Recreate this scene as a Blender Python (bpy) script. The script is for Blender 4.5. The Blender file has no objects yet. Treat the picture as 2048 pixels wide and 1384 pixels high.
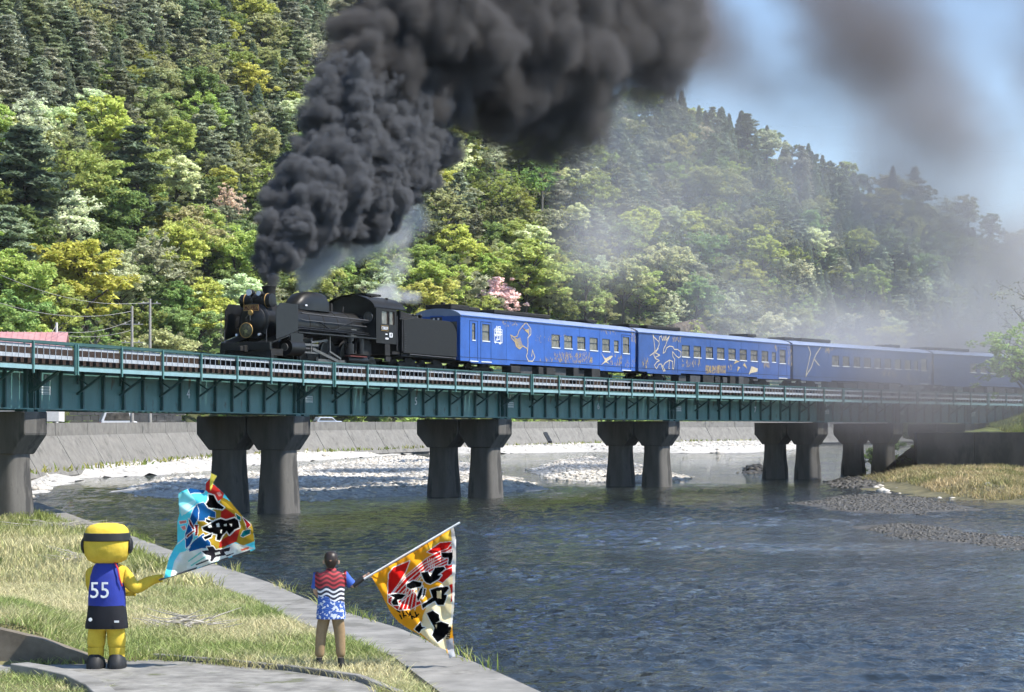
import bpy, math, random
import numpy as np
from mathutils import Vector, Matrix, Euler
rnd = random.Random(7); rng = np.random.default_rng(7)
S = bpy.context.scene; COL = S.collection; PI = math.pi; R = math.radians
# ---------------------------------------------------------------- camera, sky, sun, exposure
F, HZ, CZ = 4200.0, 868.9, 3.46          # focal length / horizon row in photograph pixels, eye height
cam = bpy.data.objects.new('camera', bpy.data.cameras.new('camera')); COL.objects.link(cam)
cam.location = (0, 0, CZ); cam.rotation_euler = (R(90), 0, 0)
cam.data.sensor_width = 36; cam.data.lens = 36*F/2048; cam.data.shift_y = (HZ-692)/2048
cam.data.clip_start = .5; cam.data.clip_end = 6000; S.camera = cam
SUN_EL, SUN_AZ = R(56), R(106)            # azimuth clockwise from +Y: the sun stands high to the right
w = bpy.data.worlds.new('World'); S.world = w; w.use_nodes = True
sky = w.node_tree.nodes.new('ShaderNodeTexSky'); sky.sky_type = 'NISHITA'; sky.sun_disc = False
sky.sun_elevation = SUN_EL; sky.sun_rotation = SUN_AZ; sky.air_density = 1.0; sky.dust_density = .15; sky.ozone_density = 4.0
bg = w.node_tree.nodes['Background']; w.node_tree.links.new(sky.outputs[0], bg.inputs[0]); bg.inputs[1].default_value = .15
sl = bpy.data.lights.new('sun', 'SUN'); sl.energy = 4.8; sl.angle = R(.6); sl.color = (1, .95, .86)
sun = bpy.data.objects.new('sun', sl); COL.objects.link(sun)
sd = Vector((math.sin(SUN_AZ)*math.cos(SUN_EL), math.cos(SUN_AZ)*math.cos(SUN_EL), math.sin(SUN_EL)))
sun.rotation_euler = sd.to_track_quat('Z', 'Y').to_euler()
S.view_settings.view_transform = 'Standard'; S.view_settings.look = 'None'; S.view_settings.gamma = 1
S.view_settings.use_curve_mapping = False; S.view_settings.exposure = .8
C = S.cycles
C.max_bounces = 5; C.diffuse_bounces = 2; C.glossy_bounces = 2; C.transmission_bounces = 2; C.transparent_max_bounces = 8
C.volume_bounces = 1; C.volume_step_rate = 1.8; C.volume_max_steps = 512; C.use_denoising = True; C.caustics_reflective = False; C.caustics_refractive = False
C.use_adaptive_sampling = True; C.adaptive_threshold = .04
# ---------------------------------------------------------------- helpers
def px(u, v, z):                         # photograph pixel -> point at height z
    Y = F*(CZ-z)/(v-HZ); return Vector(((u-1024)*Y/F, Y, z))
def at(u, v, Y):                         # photograph pixel -> point at distance Y
    return Vector(((u-1024)*Y/F, Y, CZ-(v-HZ)*Y/F))
def zw(Y): return -.8625+.0075*Y         # the river falls gently towards us
def wat(u, v, up=0.):                    # photograph pixel -> point `up` above the water
    Y = (CZ+.8625-up)/((v-HZ)/F+.0075); return Vector(((u-1024)*Y/F, Y, zw(Y)+up))
class MB:
    def __init__(s): s.v = []; s.f = []
    def add(s, vs, fs):
        b = len(s.v); s.v += [tuple(p) for p in vs]; s.f += [tuple(i+b for i in q) for q in fs]; return s
    def box(s, c, d, rz=0, m=None):
        x, y, z = d[0]/2, d[1]/2, d[2]/2
        vs = [Vector(p) for p in ((-x,-y,-z),(x,-y,-z),(x,y,-z),(-x,y,-z),(-x,-y,z),(x,-y,z),(x,y,z),(-x,y,z))]
        if rz: vs = [Matrix.Rotation(rz, 3, 'Z') @ p for p in vs]
        if m is not None: vs = [m @ p for p in vs]
        c = Vector(c)
        return s.add([p+c for p in vs], [(0,3,2,1),(4,5,6,7),(0,1,5,4),(1,2,6,5),(2,3,7,6),(3,0,4,7)])
    def bar(s, a, b, wx, wy=None):       # square bar from a to b
        a, b = Vector(a), Vector(b); d = b-a; wy = wy or wx
        q = d.to_track_quat('Z', 'Y').to_matrix()
        return s.box((a+b)/2, (wx, wy, d.length), 0, q)
    def tube(s, pts, rad, n=8, cap=True):
        pts = [Vector(p) for p in pts]
        if not hasattr(rad, '__len__'): rad = [rad]*len(pts)
        b = len(s.v); up = Vector((0, 0, 1))
        for i, p in enumerate(pts):
            t = (pts[min(i+1, len(pts)-1)]-pts[max(i-1, 0)]).normalized()
            a = t.cross(up); a = t.cross(Vector((1, 0, 0))) if a.length < .05 else a
            a.normalize(); c = t.cross(a)
            for k in range(n):
                th = 2*PI*k/n; s.v.append(tuple(p+(a*math.cos(th)+c*math.sin(th))*rad[i]))
        for i in range(len(pts)-1):
            for k in range(n):
                s.f.append((b+i*n+k, b+i*n+(k+1)%n, b+(i+1)*n+(k+1)%n, b+(i+1)*n+k))
        if cap: s.f.append(tuple(b+k for k in range(n))[::-1]); s.f.append(tuple(b+(len(pts)-1)*n+k for k in range(n)))
        return s
    def lathe(s, prof, o=(0,0,0), axis='X', n=20):   # prof: (along, radius)
        b = len(s.v); o = Vector(o)
        for a, r in prof:
            for k in range(n):
                c, t = r*math.cos(2*PI*k/n), r*math.sin(2*PI*k/n)
                p = {'X': (a, c, t), 'Y': (c, a, t), 'Z': (c, t, a)}[axis]; s.v.append(tuple(Vector(p)+o))
        for i in range(len(prof)-1):
            for k in range(n): s.f.append((b+i*n+k, b+i*n+(k+1)%n, b+(i+1)*n+(k+1)%n, b+(i+1)*n+k))
        s.f.append(tuple(b+k for k in range(n))); s.f.append(tuple(b+(len(prof)-1)*n+k for k in range(n))[::-1]); return s
    def ring(s, c, R_, r_, axis='X', n=28, m=6):
        b = len(s.v); c = Vector(c)
        for i in range(n):
            for j in range(m):
                a, e = 2*PI*i/n, 2*PI*j/m; q = R_+r_*math.cos(e); k = r_*math.sin(e); p = {'X': (k, q*math.cos(a), q*math.sin(a)), 'Y': (q*math.cos(a), k, q*math.sin(a)), 'Z': (q*math.cos(a), q*math.sin(a), k)}[axis]; s.v.append(tuple(Vector(p)+c))
        for i in range(n):
            for j in range(m): s.f.append((b+i*m+j, b+i*m+(j+1)%m, b+((i+1)%n)*m+(j+1)%m, b+((i+1)%n)*m+j))
        return s
    def prism(s, poly, h0, h1, axis='Z'):            # polygon extruded along an axis
        n = len(poly); mk = {'Z': lambda a, b, h: (a, b, h), 'Y': lambda a, b, h: (a, h, b), 'X': lambda a, b, h: (h, a, b)}[axis]
        vs = [mk(a, b, h0) for a, b in poly]+[mk(a, b, h1) for a, b in poly]
        return s.add(vs, [tuple(range(n))[::-1], tuple(range(n, 2*n))]+[(i, (i+1)%n, n+(i+1)%n, n+i) for i in range(n)])
    def mesh(s, name, mat=None, smooth=False, bevel=0):
        me = bpy.data.meshes.new(name); me.from_pydata([tuple(p) for p in s.v], [], s.f); me.update()
        if mat: me.materials.append(mat)
        if smooth: me.polygons.foreach_set('use_smooth', [True]*len(me.polygons))
        import bmesh
        bm = bmesh.new(); bm.from_mesh(me); bmesh.ops.recalc_face_normals(bm, faces=bm.faces)
        if bevel: bmesh.ops.bevel(bm, geom=[e for e in bm.edges if e.calc_face_angle(0) > .5], offset=bevel, segments=1, affect='EDGES', clamp_overlap=True)
        bm.to_mesh(me); bm.free()
        if smooth and hasattr(me, 'set_sharp_from_angle'): me.set_sharp_from_angle(angle=R(40))
        return me
    def build(s, name, mat, parent=None, smooth=False, bevel=0, loc=None):
        return obj(name, s.mesh(name, mat, smooth, bevel), parent, loc)
def obj(name, me, parent=None, loc=None, rot=None, sc=None):
    o = bpy.data.objects.new(name, me); COL.objects.link(o); o.parent = parent
    if loc is not None: o.location = loc
    if rot is not None: o.rotation_euler = rot
    if sc is not None: o.scale = sc
    return o
def rawmesh(name, V, Fq, mat, smooth=False):         # numpy verts (n,3), faces (m,k)
    V = np.asarray(V, np.float32); Fq = np.asarray(Fq, np.int32); k = Fq.shape[1]
    me = bpy.data.meshes.new(name); me.vertices.add(len(V)); me.vertices.foreach_set('co', V.ravel())
    me.loops.add(Fq.size); me.loops.foreach_set('vertex_index', Fq.ravel())
    me.polygons.add(len(Fq)); me.polygons.foreach_set('loop_start', np.arange(0, Fq.size, k, dtype=np.int32))
    me.polygons.foreach_set('loop_total', np.full(len(Fq), k, np.int32))
    if smooth: me.polygons.foreach_set('use_smooth', np.ones(len(Fq), bool))
    me.update(calc_edges=True); me.validate()
    if mat: me.materials.append(mat)
    return me
def tag(o, label=None, cat=None, group=None, kind=None):
    if label: o['label'] = label
    if cat: o['category'] = cat
    if group: o['group'] = group
    if kind: o['kind'] = kind
    return o
def thing(name, label, cat, loc=(0,0,0), rz=0, group=None):
    o = obj(name, None, None, loc, (0, 0, rz)); o.empty_display_size = .2; return tag(o, label, cat, group)
def mat(name, c, rough=.7, metal=0., var=.2, scale=4., bump=0., c2=None, detail=4, stretch=None, spec=.4, wear=None):
    m = bpy.data.materials.new(name); m.use_nodes = True; t = m.node_tree; b = t.nodes['Principled BSDF']
    b.inputs['Roughness'].default_value = rough; b.inputs['Metallic'].default_value = metal; b.inputs['Specular IOR Level'].default_value = spec
    tc = t.nodes.new('ShaderNodeTexCoord'); mp = t.nodes.new('ShaderNodeMapping'); t.links.new(tc.outputs['Object'], mp.inputs[0])
    if stretch: mp.inputs['Scale'].default_value = stretch
    n = t.nodes.new('ShaderNodeTexNoise'); n.inputs['Scale'].default_value = scale; n.inputs['Detail'].default_value = detail; n.inputs['Roughness'].default_value = .65
    t.links.new(mp.outputs[0], n.inputs[0])
    cr = t.nodes.new('ShaderNodeValToRGB'); e = cr.color_ramp.elements
    e[0].position, e[1].position = .3, .7
    e[0].color = (*[x*(1-var) for x in c], 1); e[1].color = (*(c2 or [min(1, x*(1+var)) for x in c]), 1)
    t.links.new(n.outputs[0], cr.inputs[0]); src = cr.outputs[0]
    if wear:                                          # (colour, scale, threshold) patches
        n2 = t.nodes.new('ShaderNodeTexNoise'); n2.inputs['Scale'].default_value = wear[1]; n2.inputs['Detail'].default_value = 6; n2.inputs['Roughness'].default_value = .7
        t.links.new(mp.outputs[0], n2.inputs[0])
        r2 = t.nodes.new('ShaderNodeValToRGB'); r2.color_ramp.elements[0].position = wear[2]; r2.color_ramp.elements[1].position = min(1, wear[2]+.08)
        t.links.new(n2.outputs[0], r2.inputs[0]); mx = t.nodes.new('ShaderNodeMix'); mx.data_type = 'RGBA'
        t.links.new(r2.outputs[0], mx.inputs[0]); t.links.new(src, mx.inputs[6]); mx.inputs[7].default_value = (*wear[0], 1); src = mx.outputs[2]
    t.links.new(src, b.inputs['Base Color'])
    if bump:
        bp = t.nodes.new('ShaderNodeBump'); bp.inputs['Strength'].default_value = min(1, bump*4); bp.inputs['Distance'].default_value = bump
        n3 = t.nodes.new('ShaderNodeTexNoise'); n3.inputs['Scale'].default_value = scale*4; n3.inputs['Detail'].default_value = 5; t.links.new(mp.outputs[0], n3.inputs[0])
        t.links.new(n3.outputs[0], bp.inputs['Height']); t.links.new(bp.outputs[0], b.inputs['Normal'])
    return m
def textmesh(s, size, mat_, name='lettering', depth=.004, align='CENTER'):
    cu = bpy.data.curves.new(name, 'FONT'); cu.body = s; cu.size = size; cu.align_x = align; cu.align_y = 'CENTER'; cu.extrude = depth
    cu.resolution_u = 3
    o = bpy.data.objects.new(name, cu); COL.objects.link(o); dg = bpy.context.evaluated_depsgraph_get()
    me = bpy.data.meshes.new_from_object(o.evaluated_get(dg)); bpy.data.objects.remove(o); me.name = name; me.materials.clear(); me.materials.append(mat_); return me
# track alignment: a gentle arc
TX, TY, TT, TK = -18.5014, 76.8978, 1.2266, -.0036
HR, HG, HB, SPAN, A0 = 6.396, 4.38, 5.92, 20.954, 36.31   # rail top, girder foot, walkway beam, span pitch, tail of the tender
def P(a, off=0., z=0.):
    t = TT+TK*a; x = TX+(math.sin(t)-math.sin(TT))/TK; y = TY-(math.cos(t)-math.cos(TT))/TK
    return Vector((x+off*math.sin(t), y-off*math.cos(t), z))
def chord(a, L):
    A, B = P(a), P(a+L); d = (B-A).normalized(); return A, d, math.atan2(d.y, d.x)
def onside(u, v, a, L, off=1.42):        # photograph pixel -> (x, z) on the near side of a vehicle
    A, d, _ = chord(a, L); nx, ny = d.y, -d.x; ox, oy = A.x+nx*off, A.y+ny*off; r = (u-1024)/F
    det = -r*d.y+d.x; s = (-ox*d.y+d.x*oy)/det; x = (r*oy-ox)/det
    return x, CZ-(v-HZ)*s/F-HR
# ---------------------------------------------------------------- land and water
def inpoly(pts, poly):
    pts = np.asarray(pts); x, y = pts[:, 0], pts[:, 1]; ins = np.zeros(len(pts), bool); n = len(poly)
    for i in range(n):
        x1, y1 = poly[i][:2]; x2, y2 = poly[(i+1) % n][:2]
        c = ((y1 > y) != (y2 > y)); t = (x2-x1)*(y-y1)/((y2-y1) if y2 != y1 else 1e-9)+x1
        ins ^= c & (x < t)
    return ins
def polydist(pts, line, closed=False):   # distance, signed side, arc position of the nearest point on a polyline
    pts = np.asarray(pts, float); best = np.full(len(pts), 1e9); side = np.zeros(len(pts)); arc = np.zeros(len(pts)); s0 = 0
    L = [np.array(p[:2], float) for p in line]; n = len(L)
    for i in range(n if closed else n-1):
        a, b = L[i], L[(i+1) % n]; e = b-a; l = np.hypot(*e); t = np.clip(((pts-a) @ e)/l**2, 0, 1)
        q = pts-(a+t[:, None]*e); d = np.hypot(q[:, 0], q[:, 1]); m = d < best
        best[m] = d[m]; side[m] = np.sign(e[0]*(pts[m, 1]-a[1])-e[1]*(pts[m, 0]-a[0])); arc[m] = s0+t[m]*l; s0 += l
    return best, side, arc
def vnoise(p, f, seed=0):                # cheap smooth value noise on (n,2) points
    g = np.random.default_rng(seed).random((64, 64)); q = np.asarray(p)*f; i = np.floor(q).astype(int); w = q-i; w = w*w*(3-2*w)
    x, y = i[:, 0] % 64, i[:, 1] % 64; x1, y1 = (x+1) % 64, (y+1) % 64
    return (g[x, y]*(1-w[:, 0])*(1-w[:, 1])+g[x1, y]*w[:, 0]*(1-w[:, 1])+g[x, y1]*(1-w[:, 0])*w[:, 1]+g[x1, y1]*w[:, 0]*w[:, 1])
def sstep(a, b, x): t = np.clip((x-a)/(b-a), 0, 1); return t*t*(3-2*t)
def gridmesh(name, xs, ys, zf, m, keep=None, smooth=True):
    X, Y = np.meshgrid(xs, ys, indexing='ij'); pts = np.stack([X.ravel(), Y.ravel()], 1); Z = zf(pts)
    V = np.column_stack([pts, Z]); nx, ny = len(xs), len(ys); i, j = np.meshgrid(np.arange(nx-1), np.arange(ny-1), indexing='ij')
    a = (i*ny+j).ravel(); Q = np.stack([a, a+ny, a+ny+1, a+1], 1)
    if keep is not None: k = keep(pts); Q = Q[k[Q].all(1)]
    used = np.unique(Q); mp = np.zeros(len(V), int); mp[used] = np.arange(len(used)); return rawmesh(name, V[used], mp[Q], m, smooth)
def structure(o): o['kind'] = 'structure'; return o
M_soil = mat('soil', (.10, .085, .05), .95, var=.5, scale=.3, c2=(.13, .15, .05), detail=8)
M_hill = mat('forest_floor', (.045, .06, .02), .95, var=.5, scale=.12, c2=(.08, .085, .03), detail=8)
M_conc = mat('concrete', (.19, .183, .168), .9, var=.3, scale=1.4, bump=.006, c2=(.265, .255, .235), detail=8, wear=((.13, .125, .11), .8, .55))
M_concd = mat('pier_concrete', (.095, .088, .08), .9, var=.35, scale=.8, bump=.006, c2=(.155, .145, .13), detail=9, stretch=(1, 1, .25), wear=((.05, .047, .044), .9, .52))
M_revet = mat('revetment_blocks', (.16, .153, .14), .9, var=.2, scale=1.5, bump=.015, c2=(.215, .205, .187), detail=9, wear=((.11, .105, .095), .8, .56))
M_white = mat('pale_stones', (.36, .345, .32), .9, var=.4, scale=2.6, bump=.03, c2=(.58, .56, .52), detail=7)
M_grav = mat('wet_gravel', (.04, .038, .034), .7, var=.5, scale=2.5, bump=.03, c2=(.10, .095, .085), detail=8)
M_asph = mat('asphalt', (.09, .09, .09), .9, var=.2, scale=2)
structure(obj('ground', rawmesh('ground', [(-3000,-400,-2.5),(3000,-400,-2.5),(3000,4500,-2.5),(-3000,4500,-2.5)], [(0,1,2,3)], M_soil)))
# river
mw = bpy.data.materials.new('river_water'); mw.use_nodes = True; t = mw.node_tree; b = t.nodes['Principled BSDF']
b.inputs['Roughness'].default_value = .03; b.inputs['IOR'].default_value = 1.33; b.inputs['Specular IOR Level'].default_value = .5
geo = t.nodes.new('ShaderNodeNewGeometry'); mp = t.nodes.new('ShaderNodeMapping'); t.links.new(geo.outputs['Position'], mp.inputs[0]); mp.inputs['Scale'].default_value = (1, .8, 1)
mp.inputs['Rotation'].default_value = (0, 0, R(-24))
def nz(sc, det, rough=.6, stretch=None):
    n = t.nodes.new('ShaderNodeTexNoise'); n.inputs['Scale'].default_value = sc; n.inputs['Detail'].default_value = det; n.inputs['Roughness'].default_value = rough; n.inputs['Distortion'].default_value = .4
    t.links.new(mp.outputs[0], n.inputs[0]); return n.outputs[0]
def mth(op, a, c):
    m = t.nodes.new('ShaderNodeMath'); m.operation = op
    for i, x in enumerate((a, c)):
        if isinstance(x, (int, float)): m.inputs[i].default_value = x
        else: t.links.new(x, m.inputs[i])
    return m.outputs[0]
cr = t.nodes.new('ShaderNodeValToRGB'); cr.color_ramp.elements[0].color = (.007, .010, .011, 1); cr.color_ramp.elements[1].color = (.022, .026, .024, 1); cr.color_ramp.elements[0].position = .35; cr.color_ramp.elements[1].position = .65
t.links.new(nz(.05, 4), cr.inputs[0]); t.links.new(cr.outputs[0], b.inputs['Base Color'])
patch = t.nodes.new('ShaderNodeMapRange'); patch.inputs[1].default_value = .38; patch.inputs[2].default_value = .62; patch.inputs[3].default_value = .3; patch.inputs[4].default_value = 1.25
t.links.new(nz(.07, 3), patch.inputs[0])
h = mth('ADD', mth('ADD', mth('MULTIPLY', nz(2.2, 3), .10), mth('MULTIPLY', nz(5.5, 3), .08)), mth('MULTIPLY', nz(14., 2), .03))
bp = t.nodes.new('ShaderNodeBump'); bp.inputs['Strength'].default_value = 1; bp.inputs['Distance'].default_value = 1.0
t.links.new(mth('MULTIPLY', h, patch.outputs[0]), bp.inputs['Height']); t.links.new(bp.outputs[0], b.inputs['Normal'])
rv = structure(obj('river', None))
def wave(p):                              # wind ripples as real relief
    c_, s_ = math.cos(.33), math.sin(.33); q = np.stack([p[:, 0]*c_+p[:, 1]*s_, -p[:, 0]*s_+p[:, 1]*c_], 1); w_ = np.stack([vnoise(q, .5, 81)-.5, vnoise(q, .5, 82)-.5], 1)*1.2
    h = (vnoise(q*[.7, 1.5]+w_, 1., 83)-.5)*.06+(vnoise(q*[1.9, 3.9]+w_, 1., 84)-.5)*.06+(vnoise(q*[4.2, 7.4]+w_, 1., 85)-.5)*.036
    return h*(.35+1.0*sstep(.3, .65, vnoise(p, .06, 86)*.6+vnoise(p, .17, 87)*.4))
NY, NX = 520, 440; YR = 24*(140/24)**np.linspace(0, 1, NY); XR = np.linspace(-.30, .31, NX)
GX = XR[None, :]*YR[:, None]+np.linspace(-6, 9, NX)[None, :]; GY = np.repeat(YR[:, None], NX, 1); pw = np.stack([GX.ravel(), GY.ravel()], 1)
VW = np.column_stack([pw, zw(pw[:, 1])+wave(pw)*(sstep(140, 125, pw[:, 1])*.85+.15)]); i_, j_ = np.meshgrid(np.arange(NY-1), np.arange(NX-1), indexing='ij'); a_ = (i_*NX+j_).ravel()
structure(obj('water_surface', rawmesh('water_surface', VW, np.stack([a_, a_+1, a_+NX+1, a_+NX], 1), mw, True), rv))
structure(obj('water_surface', gridmesh('water_surface', np.linspace(-90, 160, 60), np.linspace(139.9, 460, 60), lambda p: zw(p[:, 1]), mw), rv))
structure(obj('water_surface', gridmesh('water_surface', np.linspace(-90, 160, 30), np.linspace(8, 140, 30), lambda p: zw(p[:, 1])-.16, mw), rv))
# near bank
BK0, BKS = -.3135, .0085
def bk(u, v, up=0.): Y = (CZ-BK0-up)/((v-HZ)/F+BKS); return Vector(((u-1024)*Y/F, Y, BK0+BKS*Y+up))
OUT = [(20,985),(60,1000),(83,1007),(180,1043),(268,1073),(335,1098),(460,1138),(540,1165),(606,1195),(698,1226),(811,1260),(909,1307),(982,1338),(1100,1392),(1230,1460),(1500,1600)]
INN = [(20,1002),(60,1018),(83,1027),(146,1049),(200,1070),(262,1095),(335,1130),(420,1165),(510,1200),(595,1242),(674,1272),(786,1312),(880,1384),(960,1440),(1250,1600)]
OUTW = [bk(*p) for p in OUT]; INNW = [bk(*p) for p in INN]
ROADP = [(-200,1332),(45,1332),(170,1329),(305,1321),(440,1331),(573,1344),(719,1366),(797,1396),(840,1420),(700,1600),(-200,1600),(-100,1480),(205,1400),(150,1374),(95,1362),(40,1352),(-200,1352)]
ROADW = [bk(*p) for p in ROADP]
def bankz(p):
    Y = p[:, 1]; z = BK0+BKS*Y+(vnoise(p, .35, 3)-.5)*.07+(vnoise(p, 1.1, 4)-.5)*.05
    d, s, a = polydist(p, [q for q in INNW]); z = z+.05*sstep(.3, 2.5, d)*(s < 0)
    u = 1024+F*p[:, 0]/np.maximum(Y, 1)
    z += .55*sstep(190, 20, u)*sstep(32.3, 32.6, Y)*sstep(44, 34, Y)
    ins = inpoly(p, ROADW); dr, _, _ = polydist(p, ROADW, True)
    z = np.where(s > 0, BK0+BKS*Y-.12, z-.05*sstep(.35, 0, d)); return np.where(ins, z-.22*sstep(0, .3, dr)-.06, z)
BANKP = [v for v in INNW]+[Vector((-2, 18, 0)), Vector((-60, 18, 0)), Vector((-60, 112, 0))]
M_bank = mat('bank_turf', (.10, .095, .04), .95, var=.4, scale=1.4, bump=.02, c2=(.20, .18, .08), detail=8)
structure(obj('bank', gridmesh('bank', np.arange(-40, 3, .3), np.arange(18, 110, .3), bankz, M_bank, lambda p: inpoly(p, BANKP) | (polydist(p, INNW)[0] < .8))))
# the river walk and the path by the camera, both cast in bays with open joints
def bays(name, left, right, m, thick, njoint, gap=.012):
    root = structure(obj(name, None))
    def along(line, k):
        d = [0]; 
        for i in range(1, len(line)): d.append(d[-1]+(line[i]-line[i-1]).length)
        x = k*d[-1]; i = min(max(j for j in range(len(d)) if d[j] <= x+1e-9), len(line)-2)
        return line[i].lerp(line[i+1], (x-d[i])/(d[i+1]-d[i]))
    for j in range(njoint):
        k0, k1 = j/njoint, (j+1)/njoint; q = MB(); n = 3; top = []
        for i in range(n+1):
            k = k0+(k1-k0)*i/n; k = k+(gap/80 if i == 0 else -gap/80 if i == n else 0); a, c = along(left, k), along(right, k)
            top += [a, c, a-Vector((0,0,thick)), c-Vector((0,0,thick))]
        fs = [(0,1,3,2), (4*n, 4*n+2, 4*n+3, 4*n+1)]
        for i in range(n):
            e, g = 4*i, 4*i+4; fs += [(e, g, g+1, e+1), (e+2, e+3, g+3, g+2), (e, e+2, g+2, g), (e+1, g+1, g+3, e+3)]
        q.add(top, fs).build('slab', m, root)
    return root
bays('river_walk', INNW, OUTW, M_conc, .95, 22)
q = MB(); poly = [(p.x, p.y) for p in ROADW]
me = bpy.data.meshes.new('path')
import bmesh
bm = bmesh.new(); vs = [bm.verts.new((p.x, p.y, p.z+.02)) for p in ROADW]; bm.faces.new(vs); bmesh.ops.triangulate(bm, faces=bm.faces)
bmesh.ops.recalc_face_normals(bm, faces=bm.faces); bm.to_mesh(me); bm.free(); me.materials.append(M_conc); structure(obj('path', me))
M_path = mat('worn_path_concrete', (.17, .163, .15), .95, var=.4, scale=2.5, bump=.012, c2=(.29, .28, .255), detail=10, wear=((.10, .105, .06), 1.1, .57)); me.materials[0] = M_path
def kerb(name, pts, wdt, hgt, label):
    root = tag(obj(name, None), label, 'kerb'); W = [bk(*p) for p in pts]
    for i in range(len(W)-1):
        d = (W[i+1]-W[i]); n = max(1, round(d.length/1.2))
        for k in range(n):
            a = W[i]+d*(k/n); c = W[i]+d*((k+1)/n); g = (c-a).normalized()*.008
            MB().bar(a+g+Vector((0,0,hgt/2-.04)), c-g+Vector((0,0,hgt/2-.04+rnd.uniform(-.012,.012))), hgt, wdt).build('kerb_stone', M_conc, root, bevel=.01)
kerb('path_kerb', [(309,1319),(440,1329),(573,1342),(719,1363),(800,1394)], .16, .11, 'low concrete kerb between the path and the grass')
kerb('edge_kerb', [(38,1351),(95,1361),(150,1374),(190,1393),(220,1420)], .15, .3, 'curved concrete edge kerb at the near corner of the path')
q = MB(); a, c = Vector((-14, 32.05, 0)), Vector((-6.15, 32.05, 0))
for i in range(8):
    x0, x1 = -14+i*.98, -14+(i+1)*.98; h1 = .58*float(sstep(175, 20, 1024+F*x1/32)); h0 = .58*float(sstep(175, 20, 1024+F*x0/32))
    q.add([(x0,31.9,-.3),(x1,31.9,-.3),(x1,31.9,h1),(x0,31.9,h0),(x0,32.15,-.3),(x1,32.15,-.3),(x1,32.15,h1),(x0,32.15,h0)], [(0,1,2,3),(4,7,6,5),(3,2,6,7),(0,3,7,4),(1,5,6,2)])
tag(q.build('ditch_wall', mat('muddy_concrete', (.14,.115,.085), .95, var=.4, scale=2, c2=(.2,.17,.13))), 'low muddy concrete wall holding back the grass bank beside the path', 'wall')
# far bank: revetment, road, hill
WALL = [(-42,40),(-38,100),(-33.4,152),(-30,209),(-11,266),(11.6,311),(39,347),(75,383),(112,410),(160,438)]
def zroad(Y): return 4.1+.0068*(Y-152)-.75
SIL = [(1290,170),(1330,172),(1420,205),(1500,230),(1560,245),(1640,285),(1700,310),(1780,330),(1850,345),(1900,365),(1960,400),(2048,430),(2150,480)]
def hraw(d): return 1.02*np.maximum(d-14, 0)*(1+.0*d)
RS, RD = [], []
for (u, v) in SIL:
    Ys = np.arange(200, 900, 1.); pts = np.stack([(u-1024)*Ys/F, Ys], 1); d, s, a = polydist(pts, WALL); d = d*np.sign(s)
    zt = CZ+(HZ-v)*Ys/F-7.5; zz = zroad(Ys)+hraw(d); k = np.argmax((zz > zt) & (d > 14)); RS.append(a[k]); RD.append(d[k])
o_ = np.argsort(RS); RS = np.array(RS)[o_]; RD = np.array(RD)[o_]
def hill_h(p):
    d, s, a = polydist(p, WALL); d = d*np.sign(s)
    dm = np.interp(a, RS, RD, left=RD[0]); dm = np.where(a < RS[0], RD[0]+(RS[0]-a)*.5, dm)
    h = hraw(np.minimum(d, dm))-.35*np.maximum(d-dm, 0)
    h = h+(vnoise(p, .03, 11)-.5)*9*sstep(14, 40, d)*sstep(0, 25, dm-d+8)
    return np.where(d > 0, zroad(p[:, 1])+h, np.where(d > -2.2, zroad(p[:, 1])*(1+d/2.2)-1.5, -2.2)), d, dm, a
structure(obj('hill', gridmesh('hill', np.arange(-230, 300, 4.), np.arange(40, 760, 4.), lambda p: hill_h(p)[0], M_hill, lambda p: polydist(p, WALL)[1] > 0)))
def offs(line, o):                        # offset polyline to its left by o
    L = [Vector((*p[:2], 0)) for p in line]; out = []
    for i, p in enumerate(L):
        d = (L[min(i+1, len(L)-1)]-L[max(i-1, 0)]).normalized(); out.append(p+Vector((-d.y, d.x, 0))*o)
    return out
def resample(line, step):
    L = [Vector((*p[:2], 0)) for p in line]; out = [L[0]]; acc = 0
    for i in range(len(L)-1):
        e = L[i+1]-L[i]; l = e.length; t_ = step-acc
        while t_ <= l: out.append(L[i]+e*(t_/l)); t_ += step
        acc = (acc+l) % step
    return out
q = MB(); W0, W1 = offs(WALL, .6), offs(WALL, 13)
for i in range(len(W0)-1):
    z = [zroad(W0[i].y)+.02, zroad(W0[i+1].y)+.02, zroad(W1[i+1].y)+.02, zroad(W1[i].y)+.02]
    q.add([(*p.xy, zz) for p, zz in zip((W0[i], W0[i+1], W1[i+1], W1[i]), z)], [(0,1,2,3)])
structure(q.build('road', M_asph))
rev = thing('river_wall', 'long sloping concrete river wall with parapet on the far bank', 'wall')
pts = resample(WALL[1:], 9.)
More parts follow.
